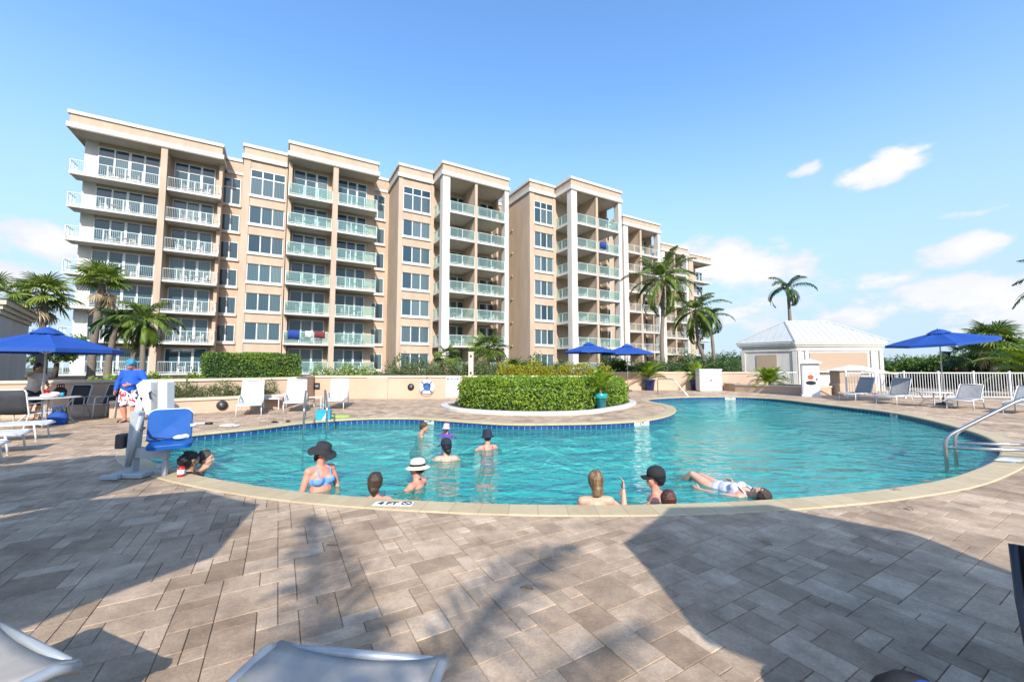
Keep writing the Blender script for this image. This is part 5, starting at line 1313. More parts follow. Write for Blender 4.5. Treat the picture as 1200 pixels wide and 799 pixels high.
shade_parasol(-4.0, 3.62, 1.52, 2.42, R(41), 'blue parasol just outside the left frame, its octagonal shadow left of centre on pavers')
shade_parasol(2.40, 3.18, 1.49, 2.40, R(27), 'blue parasol beside the viewpoint, its large octagonal shadow on the right')
shade_parasol(-6.6, 5.5, 1.75, 2.7, R(22), 'tall blue parasol beyond the left frame, shading pavers beside the pool lift')

# ---------------------------------------------------------------- rails
def rail_thing(name, lab, tubes, r, m='steel', flanges=()):
    p0 = Vector(tubes[0][0]); t = thing(name, lab, 'handrail', (p0.x,p0.y,0))
    for tb in tubes:
        pts = [(p[0]-p0.x,p[1]-p0.y,p[2]) for p in tb]
        sm_ = []
        for i in range(len(pts)):                                  # rounded corners
            if 0 < i < len(pts)-1:
                a, b, c = Vector(pts[i-1]), Vector(pts[i]), Vector(pts[i+1]); d1 = min(.14,(a-b).length*.45); d2 = min(.14,(c-b).length*.45)
                A1, C1 = b+(a-b).normalized()*d1, b+(c-b).normalized()*d2
                for k in range(7): u = k/6; sm_.append(tuple(A1*(1-u)**2+b*2*u*(1-u)+C1*u*u))
            else: sm_.append(pts[i])
        MB().tube(sm_, r, 12).build('rail', M[m], t, True)
    for f in flanges:
        MB().lathe([(r*2.2,0),(r*2.2,.012),(r*1.2,.03)], (f[0]-p0.x,f[1]-p0.y,f[2]), 16).build('flange', M[m], t, True)
    return t
x, y = gp(357.5,490.5); x2, y2 = gp(368.5,500)
for i, off in enumerate((0,.55)):
    dx, dy = (.85*off, .35*off)
    if i == 0: A = (x,y); B = (x2,y2-.25)
tubes = []
for off in (0,.5):
    ax, ay = x+off*.95, y+off*.42; bx_, by_ = x2-.05+off*.95, y2-.45+off*.42
    tubes.append([(ax,ay,.0),(ax,ay,.84),(ax+(bx_-ax)*.4,ay+(by_-ay)*.4,.86),(bx_,by_,.55),(bx_,by_,-1.0)])
t = rail_thing('pool_ladder', 'steel grab-rail ladder at the pool edge before the white loungers', tubes, .024, flanges=[(tb[0][0],tb[0][1],.014) for tb in tubes]); t['category'] = 'ladder'
for z in (-.3,-.55,-.8):
    a, b = tubes[0][-1], tubes[1][-1]; o = MB().tube([(a[0]-x,a[1]-y,z),(b[0]-x,b[1]-y,z)], .03, 8).build('tread', M['steel'], t, True)
hx, hy_ = gp(771,462.5); ex, ey = gp(807,463.5)
rail_thing('handrail', 'steel handrail sloping into the far end of the pool', [[(hx,hy_,0),(hx,hy_,.9),(hx+(ex-hx)*.5,hy_+(ey-hy_)*.5-.1,.88),(ex,ey-.3,-.2),(ex,ey-.3,-.9)]], .026, flanges=[(hx,hy_,.002)])
wx, wy = gp(1110,553,WZ); wx2, wy2 = gp(1121,547,WZ)
rail_thing('handrail', 'nearer steel handrail of the entry steps on the right', [[(wx,wy,-1.1),(wx,wy,.415),(wx+.95,wy-.28,1.06),(wx+1.5,wy-.45,1.1),(wx+1.5,wy-.45,0)],[(wx,wy,.25),(wx+1.5,wy-.45,.27)]], .026, flanges=[(wx+1.5,wy-.45,.002)])
rail_thing('handrail', 'farther steel handrail of the entry steps on the right', [[(wx2,wy2,-1.1),(wx2,wy2,.42),(wx2+.98,wy2-.22,1.06),(wx2+1.55,wy2-.38,1.1),(wx2+1.55,wy2-.38,0)],[(wx2,wy2,.26),(wx2+1.55,wy2-.38,.28)]], .026, flanges=[(wx2+1.55,wy2-.38,.002)])

# ---------------------------------------------------------------- pool lift
LX, LY = -5.42, 5.78
t = thing('pool_lift', 'grey pool lift with blue plastic seat and white mast housing at the pool edge', 'pool lift', (LX,LY,0))
mb = MB(); mb.bbox(-.17,.28,-.15,.15,.014,.075,.015); mb.bbox(-.22,.02,-.23,-.152,.014,.07,.01); mb.bbox(-.1,.45,.05,.13,.014,.07,.01); mb.build('base_plate', M['lift_grey'], t)
mb = MB(); mb.M = Matrix.Rotation(R(3),4,'Y'); mb.bbox(-.06,.06,-.06,.06,.07,.92,.012); mb.build('mast', M['lift_grey'], t)
mb = MB(); mb.tube([(.02,-.075,.16),(.16,-.075,.86)], .035, 8); mb.tube([(.09,-.075,.5),(.16,-.075,.86)], .022, 8); mb.build('actuator', M['grey_frame'], t, True)
mb = MB(); mb.M = Matrix.Translation((.10,.0,.34)) @ Matrix.Rotation(R(3),4,'Y'); mb.bbox(-.16,.42,-.05,.05,-.07,.07,.012); mb.bbox(.36,.42,-.03,.03,-.30,-.071,.01); mb.build('boom', M['lift_grey'], t)
mb = MB(); mb.bbox(-.20,-.075,-.08,.08,.40,.60,.02); mb.build('control_box', M['dark_metal'], t)
mb = MB(); mb.M = Matrix.Translation((-.10,.2,.93)) @ Matrix.Rotation(R(12),4,'Y'); mb.bbox(-.055,.055,-.06,.06,-.22,.2,.02); mb.build('mast_cover', M['white_paint'], t)
mb = MB(); mb.M = Matrix.Translation((.235,.24,.95)) @ Matrix.Rotation(R(-3),4,'Y'); mb.bbox(-.065,.075,-.09,.09,-.25,.39,.025); mb.build('battery_case', M['white_paint'], t)
mb = MB(); mb.M = Matrix.Translation((.03,.2,1.10)) @ Matrix.Rotation(R(-9),4,'Y'); V = [(-.02,-.3),(.035,-.3),(.075,.10),(.08,.21),(-.02,.27),(-.135,.21),(-.11,.06)]
mb.M = mb.M @ Matrix.Rotation(PI/2,4,'X'); mb.prism(V, -.06, .06); mb.build('lever_head', M['white_paint'], t)
mb = MB(); mb.tube([(.10,.13,1.08),(.085,.12,1.17),(.11,.12,1.19)], .012, 8); mb.build('handle', M['dark_metal'], t)
def rounded_panel(w_, h, th, rad, n=8):
    pts = []
    for cx, cy, a0 in ((w_/2-rad,h-rad,0),(-w_/2+rad,h-rad,90),(-w_/2+rad,rad*.6,180),(w_/2-rad,rad*.6,270)):
        for k in range(n+1): a = R(a0+90*k/n); pts.append((cx+rad*math.cos(a), cy+rad*math.sin(a)*(1 if a0 < 180 else .6)))
    mb = MB(); k = len(pts)
    c = [(0,h/2)]
    rings = [(1.0,-th/2),(1.0,th/2-.012),(.975,th/2),( .6, th/2-.004),(.02,th/2-.012)]
    V = [(x*s, d, h/2+(y-h/2)*s) for s, d in rings for x, y in pts]
    mb.add(V, [(r_*k+i, r_*k+(i+1)%k, (r_+1)*k+(i+1)%k, (r_+1)*k+i) for r_ in range(4) for i in range(k)] + [tuple(range(k))[::-1], tuple(4*k+i for i in range(k))]); return mb
ST_ = Matrix.Translation((.44,.08,.46)) @ Matrix.Scale(.84,4) @ Matrix.Rotation(R(34),4,'Z')          # the seat faces the viewer and slightly right
def seat_part(mb, nm, m, X, smooth=False):
    o = mb.build(nm, M[m], t, smooth); o.matrix_local = ST_ @ X; return o
seat_part(rounded_panel(.60,.56,.05,.12), 'backrest', 'blue_plastic', Matrix.Translation((0,.06,.0)) @ Matrix.Rotation(R(-9),4,'X') @ Matrix.Rotation(PI,4,'Z'))
seat_part(rounded_panel(.615,.575,.02,.12), 'backrest_rim', 'white_paint', Matrix.Translation((0,.098,.0)) @ Matrix.Rotation(R(-9),4,'X') @ Matrix.Rotation(PI,4,'Z'))
seat_part(rounded_panel(.58,.50,.07,.11), 'seat', 'blue_plastic', Matrix.Translation((.05,.04,.02)) @ Matrix.Rotation(R(94),4,'X'))
mb = MB(); mb.tube([(-.33,.04,.27),(-.33,-.16,.27)], .022, 8); seat_part(mb, 'armrest', 'dark_metal', Matrix.Identity(4), True)
mb = MB(); mb.tube([(.28,.08,.26),(.36,.08,.26)], .03, 8); mb.tube([(.34,.08,.29),(.50,.05,.28)], .016, 8); seat_part(mb, 'armrest', 'white_frame', Matrix.Identity(4), True)
mb = MB(); mb.tube([(.49,.05,.28),(.60,.035,.277)], .022, 8); seat_part(mb, 'armrest_grip', 'blackrubber', Matrix.Identity(4), True)
mb = MB(); mb.tube([(-.27,.03,.12),(-.16,-.04,.10),(-.02,-.08,.075),(.12,-.06,.07)], .022, 8, flat=.3); mb.tube([(-.29,.0,.06),(-.2,-.1,.07),(-.1,-.14,.065)], .022, 8, flat=.4); seat_part(mb, 'strap', 'black', Matrix.Identity(4), True)
mb = MB(); mb.ell((.16,-.06,.085),(.10,.09,.04)); mb.ell((.22,-.03,.08),(.07,.07,.05)); o = mb.build('towel', M['towel_white'], None, True); o.matrix_world = Matrix.Translation((LX,LY,0)) @ ST_; tag(o, 'small white towel crumpled on the blue lift seat', 'towel')

# ---------------------------------------------------------------- depth markers
def lettering(parent, txt, size, loc, rot, m='ink', name='lettering'):
    cu = bpy.data.curves.new('lettering', 'FONT'); cu.body = txt; cu.size = size; cu.extrude = .0015; cu.align_x = 'CENTER'; cu.align_y = 'CENTER'; cu.offset = .004*size/.1
    tmp = bpy.data.objects.new('tmp', cu); COL.objects.link(tmp); dg = bpy.context.evaluated_depsgraph_get(); me = bpy.data.meshes.new_from_object(tmp.evaluated_get(dg)); bpy.data.objects.remove(tmp); bpy.data.curves.remove(cu)
    me.materials.clear(); me.materials.append(M[m]); o = link(name, me, parent); o.location = loc; o.rotation_euler = rot; return o
def flat_marker(u, v, wd, hh, rz, txt, lab, sym=True, size=.12):
    x, y = gp(u, v, .014); t = tag(MB().bbox(-wd/2,wd/2,-hh/2,hh/2,0,.005,.003).build('depth_marker', M['tile_white']), lab, 'depth marker'); t.location = (x,y,.0155); t.rotation_euler = (0,0,rz)
    if txt: lettering(t, txt, size, (-wd*.14 if sym else 0,0,.0055), (0,0,0))
    if sym:
        mb = MB(); n = 24; c = (wd*.34,0)
        mb.tube([(c[0]+.052*math.cos(2*PI*i/n), .052*math.sin(2*PI*i/n), .006) for i in range(n+1)], .007, 6); mb.tube([(c[0]-.036,.036,.006),(c[0]+.036,-.036,.006)], .006, 6); mb.build('no_diving_symbol', M['ink'], t)
    return t
flat_marker(461, 590.3, .44, .125, R(-1), '4 FT', 'white 4 FT depth marker with no-diving symbol on the near coping')
flat_marker(1183, 539, .46, .22, R(24), '', 'pale blank marker tiles on the coping beside the entry steps', False)
def band_marker(u, v, txt, lab, wd=.34):
    x, y = gp(u, v); i = near_i(x, y); p = pool[i]; n_ = nrm[i]; q = p - n_*(-.008)
    t = tag(MB().box(-wd/2,wd/2,-.02,.0,-.155,-.02).build('depth_marker', M['tile_white']), lab, 'depth marker')
    q = p + n_*.010; t.location = (q.x,q.y,-.02); t.rotation_euler = (0,0,math.atan2(n_.y,n_.x)-PI/2); t.location.z = -.012
    lettering(t, txt, .10, (0,-.0205,-.085), (PI/2,0,0)); return t
band_marker(505, 491, '4 FT', 'white depth marker in the blue tile band behind the bare-headed swimmer')
band_marker(751, 492.5, '4 FT', 'white depth marker in the blue tile band at the island tip', .62)
band_marker(858, 465, '4 FT', 'white depth marker in the tile band below the cabinet', .5)
band_marker(1047, 484, '4 FT', 'white depth marker in the tile band below the grey loungers', .36)

# ---------------------------------------------------------------- small things
def flipflop(loc, rz, lab, m='black'):
    t = thing('sandal', lab, 'sandal', loc, rz, 'dark sandals on the pavers')
    mb = MB(); pts = [(.045*math.cos(a)*(1.1 if math.sin(a) > 0 else .85), .13*math.sin(a)) for a in [2*PI*i/20 for i in range(20)]]; mb.prism(pts, 0, .022); mb.build('sole', M[m], t)
    mb = MB(); mb.tube([(0,.07,.022),(-.02,.03,.05),(-.045,-.02,.024)], .008, 6); mb.tube([(0,.07,.022),(.02,.03,.05),(.045,-.02,.024)], .008, 6); mb.build('strap', M[m], t, True)
    return t
x, y = gp(322,495); flipflop((x,y,.004), 1.2, 'dark sandal, left one of the pair on the pavers below the loungers'); flipflop((x+.32,y+.1,.004), .9, 'dark sandal, right one of the pair on the pavers below the loungers')
x, y = gp(159,494.5); flipflop((x-.5,y+.05,.004), .4, 'dark sandal lying left of the feet of the person in blue')
x, y = gp(268,499.5); mb = MB(); mb.ell((0,0,.03),(.17,.11,.035)); mb.ell((.14,.04,.02),(.12,.08,.022)); mb.ell((-.12,-.02,.025),(.1,.09,.03)); o = mb.build('towel', M['towel_white'], None, True); o.location = (x,y,0); tag(o, 'crumpled white towel on the pavers near the pool lift', 'towel')
x, y = gp(376.5,493); t = thing('toy_bucket', 'aqua toy bag with white band beside the ladder', 'toy bag', (x,y+.15,0), .2)
mb = MB(); mb.prism([(-.19,-.12),(.19,-.12),(.19,.12),(-.19,.12)], .0, .26); mb.bbox(-.2,.2,-.13,.13,.26,.30,.01); mb.build('body', M['aqua'], t)
mb = MB(); mb.M = Matrix.Rotation(.5,4,'Y'); mb.box(-.03,.03,-.125,-.121,-.02,.24); mb.build('band', M['towel_white'], t); MB().tube([(-.15,0,.3),(-.1,0,.42),(.1,0,.42),(.15,0,.3)], .012, 6).build('handle', M['aqua'], t, True)
x, y = gp(394,488.5); o = MB().prism(ellipse_poly(0,0,.42,.22,28), .0, .03).build('foam_board', M['lime_mat']); o.location = (x,y,.004); o.rotation_euler = (0,0,.15); tag(o, 'lime green foam board lying right of the aqua toy bag', 'foam board')
# clutter on and around the round table
def bag(loc, s, m, rz, lab, name='beach_bag'):
    t = thing(name, lab, 'bag', loc, rz); mb = MB()
    mb.ell((0,0,s*.42),(s*.5,s*.28,s*.44)); mb.bbox(-s*.42,s*.42,-s*.2,s*.2,0,s*.35,.03); mb.build('body', M[m], t, True)
    for q in (-1,1): MB().tube([(-s*.2,q*s*.12,s*.75),(-s*.14,q*s*.14,s*1.12),(s*.14,q*s*.14,s*1.12),(s*.2,q*s*.12,s*.75)], .014, 6).build('handle', M[m], t, True)
    return t
bag((TX+.02,TY+.3,.73), .30, 'black', .3, 'black beach bag standing on the round table')
bag((TX+.12,TY-.12,.73), .19, 'red', .1, 'small red bag on the round table')
bag((TX+.45,TY-.1,.0), .42, 'canvas', .5, 'blue bag on the ground beneath the round table')
bag((-12.22,12.55,.43), .40, 'black', 1.0, 'black bag on the dark sling chair right of the table')
bag((-12.3,11.0,.0), .40, 'leaf_dark', 2.0, 'dark green bag on the ground right of the round table')
for dx, dy, m_, lab in ((-.34,-.2,'towel_white','white paper cup nearest the left rim of the round table'),(-.2,-.36,'towel_white','white paper cup nearest the pool side of the round table'),(.36,.05,'aqua','aqua cup on the right side of the round table')):
    o = MB().lathe([(.03,0),(.042,.12),(.038,.12),(.03,.02)], seg=14).build('cup', M[m_], None, True); o.location = (TX+dx,TY+dy,.73); tag(o, lab, 'cup')
mb = MB(); mb.ell((0,0,.06),(.2,.14,.06)); mb.ell((.1,.05,.10),(.12,.1,.06)); o = mb.build('towel', M['towel_white'], None, True); o.location = (TX+.38,TY-.28,.73); tag(o, 'white towel bunched on the right of the round table', 'towel')
# can and bottle on the coping beside the swimmers
x, y = gp(220,556.5); t = thing('drink_can', 'red and white insulated can on the coping near the black-haired swimmer', 'can', (x,y-.12,.014))
MB().lathe([(.042,0),(.044,.01),(.044,.125),(.04,.13),(.028,.14),(.0,.14)], seg=20).build('body', M['red'], t, True); MB().lathe([(.0448,.035),(.0448,.10)], seg=20).build('label_band', M['towel_white'], t)
x, y = gp(196,551); o = MB().ell((0,0,.06),(.075,.06,.06)).build('ball', M['towel_white'], None, True); o.location = (x,y-.1,.012); tag(o, 'white ball on the coping beside the lift base', 'ball')
# dark chair and pack in the bottom right corner
t = thing('folding_chair', 'black fabric folding chair cut off by the bottom right corner', 'chair', (2.43,1.62,0), R(-45)); t.scale = (1,1,.72)
mb = MB()
for s in (-1,1): mb.tube([(s*.26,-.30,.02),(s*.26,.22,.62),(s*.26,.30,.95)], .016, 8); mb.tube([(s*.26,.3,.02),(s*.26,-.24,.5)], .016, 8)
mb.build('frame', M['dark_metal'], t, True)
V = [(x,y_,z_) for y_, z_ in ((-.24,.50),(0,.40),(.18,.44),(.24,.62),(.28,.80),(.30,.95)) for x in (-.26,0,.26)]
o = MB().add(V, [(i*3+j,i*3+j+1,(i+1)*3+j+1,(i+1)*3+j) for i in range(5) for j in range(2)]).build('seat_fabric', M['black'], t, True); o.modifiers.new('thickness','SOLIDIFY').thickness = .015
t = thing('backpack', 'black backpack with bright blue panel at the bottom edge', 'bag', (1.47,1.55,0), R(-20)); t.scale = (.95,.8,1.06)
mb = MB(); mb.ell((0,0,.19),(.17,.12,.21)); mb.bbox(-.16,.16,-.1,.1,0,.2,.03); mb.build('body', M['black'], t, True); mb = MB(); mb.ell((.03,-.03,.25),(.13,.11,.145)); mb.build('panel', M['canvas'], t, True)

# a few dry leaves blown onto the deck
lr = random.Random(8)
for i, (u, v, lab) in enumerate(((1056,576,'curled brown leaf on the coping at right, nearest the shadow'),(1070,599,'brown leaf on the sunlit pavers right of the large shadow'),(1092,567,'small dry leaf on the coping below the steel handrails'),(610,690,'dry leaf on the pavers in the bottom middle'),(905,640,'dry leaf lying inside the large right shadow'),(395,640,'small brown leaf on the sunlit pavers left of centre'))):
    x, y = gp(u, v); mb = MB(); n = 6; V = []
    for k in range(n+1):
        q = k/n; w_ = .022*math.sin(PI*min(1,q*.95+.03)); V += [(-w_, q*.09, .012*math.sin(q*3)+.012),(0, q*.09, .004+.012*math.sin(q*3)),(w_, q*.09, .012*math.sin(q*3)+.014)]
    o = mb.add(V, [(3*k+j,3*k+j+1,3*k+j+4,3*k+j+3) for k in range(n) for j in (0,1)]).build('dry_leaf', M['leaf_dead'], None, True); o.location = (x,y,.016 if v < 580 else .003); o.rotation_euler = (0,0,lr.uniform(0,6.28)); tag(o, lab, 'leaf', 'dry leaves on the deck')

# ---------------------------------------------------------------- people
def skinmat(name, rgb):
    m = mat(name, rgb, .5, .07, 9, .05, 120, spec=.4, hue=.06); b = m.node_tree.nodes['Principled BSDF']
    b.inputs['Subsurface Weight'].default_value = .12; b.inputs['Subsurface Radius'].default_value = (.02,.008,.004); return m
SK = {'fair': skinmat('fair skin', (.56,.33,.235)), 'pink': skinmat('sun-flushed skin', (.60,.27,.19)), 'tan': skinmat('tanned skin', (.45,.25,.16)), 'olive': skinmat('olive skin', (.33,.19,.125))}
HAIR = {'black': mat('black hair', (.010,.009,.009), .4, .4, 40, .6, 120, stretch=(1,1,.15)), 'brown': mat('brown hair', (.055,.030,.018), .4, .4, 40, .6, 120, stretch=(1,1,.15)), 'auburn': mat('auburn hair', (.085,.024,.014), .35, .35, 40, .6, 120, stretch=(1,1,.15)),
        'blond': mat('dark blond hair', (.19,.115,.055), .45, .55, 30, .7, 90, stretch=(1,1,.12)), 'grey': mat('greying dark hair', (.06,.05,.045), .5, .6, 30, .6, 100, stretch=(1,1,.2))}
def cloth(name, rgb, v=.1, sc=14): return mat(name, rgb, .85, v, sc, .3, 160)
CL = {'blackc': cloth('black jersey', (.014,.014,.016)), 'bluec': cloth('royal blue rash guard', (.012,.09,.50), .1, 6), 'aquac': cloth('aqua bandana cloth', (.05,.28,.45), .5, 20), 'charcoal': cloth('charcoal cotton', (.022,.022,.025)),
      'navy': cloth('navy cotton', (.012,.016,.035)), 'blueb': cloth('light blue swim knit', (.16,.33,.66)), 'pinkb': cloth('magenta swim knit', (.50,.07,.30), .5, 30), 'greyb': cloth('slate blue swim knit', (.17,.23,.34)), 'purple': cloth('purple print swim knit', (.17,.04,.32), .9, 40),
      'pink': cloth('pale pink cotton', (.72,.42,.50)), 'straw': mat('cream straw', (.70,.64,.50), .8, .1, 30, .5, 150), 'lilac': cloth('pale lilac swim knit', (.60,.57,.72)), 'whitec': cloth('pale grey linen', (.55,.53,.51)), 'green': cloth('green swim shorts', (.12,.24,.06), .4, 20), 'darkshort': cloth('dark shorts', (.03,.03,.04))}
def shorts_mat():
    m, t, b = nt('red white board shorts'); L = t.links.new; tc = N_(t,'ShaderNodeTexCoord'); wv = N_(t,'ShaderNodeTexNoise'); wv.inputs['Scale'].default_value = 6; wv.inputs['Detail'].default_value = 1; L(tc.outputs['Object'], wv.inputs['Vector'])
    rp = N_(t,'ShaderNodeValToRGB'); rp.color_ramp.interpolation = 'CONSTANT'; e = rp.color_ramp.elements; e[0].color = (.03,.035,.07,1); e[1].position = .43; e[1].color = (.68,.66,.66,1); x = e.new(.56); x.color = (.42,.02,.05,1); x = e.new(.64); x.color = (.66,.64,.64,1)
    L(wv.outputs['Fac'], rp.inputs['Fac']); L(rp.outputs['Color'], b.inputs['Base Color']); b.inputs['Roughness'].default_value = .85; return m
CL['shorts'] = shorts_mat()
M['eye_white'] = mat('eye white', (.7,.68,.66), .2, .03); M['iris'] = mat('dark iris', (.04,.025,.015), .15, .1); M['lips'] = mat('lips', (.40,.14,.115), .45, .06)
def remesh(mb, name, m, vox, parent=None, smooth_it=4, cut=(), shapefn=None):
    me = mb.mesh(name+'_raw', m); o = bpy.data.objects.new(name, me); COL.objects.link(o)
    md = o.modifiers.new('r','REMESH'); md.mode = 'VOXEL'; md.voxel_size = vox; md.use_smooth_shade = True
    if smooth_it: s_ = o.modifiers.new('s','SMOOTH'); s_.factor = .5; s_.iterations = smooth_it
    dg = bpy.context.evaluated_depsgraph_get(); new = bpy.data.meshes.new_from_object(o.evaluated_get(dg))
    bpy.data.objects.remove(o); bpy.data.meshes.remove(me)
    if cut:
        bm = bmesh.new(); bm.from_mesh(new)
        for co_, no in cut: bmesh.ops.bisect_plane(bm, geom=bm.verts[:]+bm.edges[:]+bm.faces[:], plane_co=co_, plane_no=no, clear_outer=True)
        bm.to_mesh(new); bm.free()
    new.name = name; new.materials.clear(); new.materials.append(m); new.polygons.foreach_set('use_smooth', [True]*len(new.polygons))
    return link(name, new, parent)
def person(lab, loc, rz, H=1.66, build=1.0, woman=True, zpel=None, lean=0, roll=0, arms=None, headrot=(0,0,0), skin='fair', hair=('black','short'), hat=None, clothes=(), floor=-1.27, legs=None, rot=None, vox=.0095, hands=True):
    S = H/1.70; I4 = Matrix.Identity(4)
    zp = zpel if zpel is not None else floor + .93*S
    TM = Matrix.Translation((0,0,zp)) @ Matrix.Rotation(roll,4,'Y') @ Matrix.Rotation(-lean,4,'X') @ Matrix.Diagonal((S,S,S,1))
    HM = TM @ Matrix.Translation((0,-.01,.52)) @ Matrix.Rotation(headrot[0],4,'Z') @ Matrix.Rotation(-headrot[1],4,'X') @ Matrix.Rotation(headrot[2],4,'Y')
    sw = .165 if woman else .19; b = build
    def torso(mb, g=0.0, lower=True, upper=True):
        mb.M = TM
        if lower: mb.ell((0,-.01,.0),(.165*b+g,.125*b+g,.135+g)); mb.ell((.07*b,-.05,-.06),(.09*b+g,.09*b+g,.10+g)); mb.ell((-.07*b,-.05,-.06),(.09*b+g,.09*b+g,.10+g))
        mb.ell((0,.015+.05*(b-1),.14),(.145*b+g,.108*b*b+g,.17+g))
        if upper:
            mb.ell((0,.0,.31),(.158*b+g,.112*b+g,.175+g)); mb.limb((-sw+.03,-.01,.425),(sw-.03,-.01,.425),.058*b+g,.058*b+g)
            mb.ell((0,-.012,.45),(.10+g,.062+g,.05+g))
            if woman:
                for s in (-1,1): mb.ell((s*.075*b,.085*b,.30),(.068*b+g,.062*b+g,.066*b+g))
    mb = MB(); torso(mb); mb.limb((0,-.012,.44),(0,.008,.56),.056,.050)
    mb.M = HM                                                    # head: origin at the base of the skull
    mb.limb((0,0,-.02),(0,.02,.08),.05,.05); mb.ell((0,.015,.165),(.076,.096,.093)); mb.ell((0,.045,.10),(.060,.066,.075)); mb.ell((0,.085,.055),(.030,.028,.028))
    mb.ell((0,.082,.155),(.058,.030,.045)); mb.limb((0,.108,.155),(0,.126,.118),.010,.015); mb.ell((-.014,.112,.112),.011); mb.ell((.014,.112,.112),.011)
    for s in (-1,1): mb.ell((s*.075,.008,.125),(.012,.020,.032)); mb.ell((s*.036,.088,.105),(.022,.02,.02)); mb.limb((s*.016,.106,.160),(s*.046,.096,.162),.010,.008)
    mb.ell((0,.105,.078),(.026,.016,.010))
    # arms
    A0 = arms or (((-.235,-.03,.15),(-.22,.10,-.07)), ((.235,-.03,.15),(.22,.10,-.07)))
    armpts = []
    for s, (el_, wr) in zip((-1,1), A0):
        mb.M = TM; sh = Vector((s*sw,-.01,.42)); el_, wr = Vector(el_), Vector(wr)
        armpts.append((sh,el_,wr)); k = b**.6
        mb.ell(tuple(sh),.058*k); mb.limb(sh,sh.lerp(el_,.45),.050*k,.046*k); mb.limb(sh.lerp(el_,.45),el_,.046*k,.037*k); mb.limb(el_,el_.lerp(wr,.3),.037*k,.039*k); mb.limb(el_.lerp(wr,.3),wr,.039*k,.025)
        if hands:
            d = (wr-el_).normalized(); ref = Vector((s,0,0)) if abs(d.x) < .8 else Vector((0,0,1)); nrm_ = (ref-d*ref.dot(d)).normalized(); ac = d.cross(nrm_).normalized()
            if ac.y < 0 and abs(ac.y) > .3: ac = -ac
            R3 = Matrix((ac,d,nrm_)).transposed()
            mb.ell(tuple(wr+d*.055),(.038,.052,.015),0,12,8,R3)
            for f, (off, L0) in enumerate(((.031,.068),(.0105,.078),(-.0105,.073),(-.031,.058))):
                p = wr+d*.088+ac*off; c1 = (d-nrm_*.18*(1+f*.2)+ac*off*2.2).normalized(); p2 = p+c1*L0*.5; c2 = (c1-nrm_*.45).normalized(); p3 = p2+c2*L0*.32; c3 = (c2-nrm_*.35).normalized(); p4 = p3+c3*L0*.24
                mb.limb(wr+d*.06+ac*off*.8,p,.0105,.0092); mb.limb(p,p2,.0092,.0085); mb.limb(p2,p3,.0085,.0078); mb.limb(p3,p4,.0078,.0066)
            p = wr+d*.03+ac*.034; p2 = p+(d*.6+ac*.75-nrm_*.2).normalized()*.038; p3 = p2+(d*.85+ac*.3-nrm_*.3).normalized()*.030
            mb.limb(wr+d*.02+ac*.02,p,.014,.0125); mb.limb(p,p2,.0125,.0105); mb.limb(p2,p3,.0105,.0085)
    # legs
    lp = []
    for i, s in enumerate((-1,1)):
        hip = TM @ Vector((s*.088*b,-.01,-.05))
        if legs: kn, an = (Vector(q)*S + Vector((0,0,zp)) for q in legs[i]); toe = an + Vector((0,.02,-.14))*S if rot else an+Vector((0,.13,-.05))*S
        else:
            an = Vector((s*.10*S,.02,max(floor+.075*S, hip.z-.845*S))); dd_ = an-hip; L0 = min(dd_.length,.848*S); th_ = .425*S
            hgt = math.sqrt(max(th_*th_-(L0/2)**2,0)); kn = (hip+an)/2+Vector((s*.06,1,0)).normalized()*hgt; toe = an+Vector((s*.03,.14*S,-.05*S))
        mb.M = I4; k = b**.7*S
        mb.limb(hip,hip.lerp(kn,.5),.088*k,.074*k); mb.limb(hip.lerp(kn,.5),kn,.074*k,.052*k); c = kn.lerp(an,.33)+Vector((0,-.018*S,0)) ; mb.limb(kn,c,.052*k,.056*k); mb.limb(c,an,.056*k,.034*S); mb.limb(an-Vector((0,.03*S,.02*S)),toe,.033*S,.024*S)
        lp.append((hip,kn,an))
    o = remesh(mb, 'person', SK[skin], vox*S if vox < .02 else vox); o.location = loc; o.rotation_euler = rot or (0,0,rz); tag(o, lab, 'person')
    # eyes and mouth
    mb = MB(); mb.M = HM
    for s in (-1,1): mb.ell((s*.031,.094,.138),(.014,.012,.009),0,10,7)
    mb.build('eyes', M['eye_white'], o, True); mb = MB(); mb.M = HM
    for s in (-1,1): mb.ell((s*.031,.1035,.138),(.0065,.004,.0068),0,10,6); mb.ell((s*.033,.104,.163),(.018,.006,.0035),0,8,5)
    mb.build('irises', M['iris'], o, True); mb = MB(); mb.M = HM; mb.ell((0,.118,.082),(.021,.007,.0042)); mb.ell((0,.117,.075),(.018,.007,.0045)); mb.build('lips', M['lips'], o, True)
    # hair
    if hair:
        col, style = hair; mb = MB(); mb.M = HM; mb.ell((0,.004,.170),(.083,.104,.098)); mb.ell((0,-.035,.13),(.078,.070,.08))
        if style in ('long','wet'):
            mb.ell((0,-.052,.08),(.066,.046,.085)); mb.limb((0,-.062,.06),(0,-.07,-.06 if style == 'long' else .015),.052,.030)
            if style == 'long':
                for s in (-1,0,1): mb.limb((s*.035,-.07,.03),(s*.045,-.085,-.13+.02*abs(s)),.028,.012)
        if style in ('wet','long','short'):                      # raised locks combed from crown to nape
            for k in range(30):
                f = R(62+236*k/29) + random.uniform(-.05,.05); sx, sy = math.cos(f+PI/2)*-1, -math.sin(f-PI/2)*-1
                sx, sy = math.sin(f), math.cos(f); rr0 = random.uniform(.985,1.05); zl = random.uniform(.04,.085) if style != 'short' else random.uniform(.09,.12)
                mb.tube([(sx*.012,.01+sy*.014,.268),(sx*.055*rr0,.004+sy*.07*rr0,.245),(sx*.083*rr0,.004+sy*.102*rr0,.18),(sx*.080*rr0,-.008+sy*.088*rr0,.12),(sx*.066,-.02+sy*.066,zl)], [.006,.009,.0095,.009,.005], 6)
        if style == 'bun': mb.ell((0,-.11,.17),(.05,.045,.05))
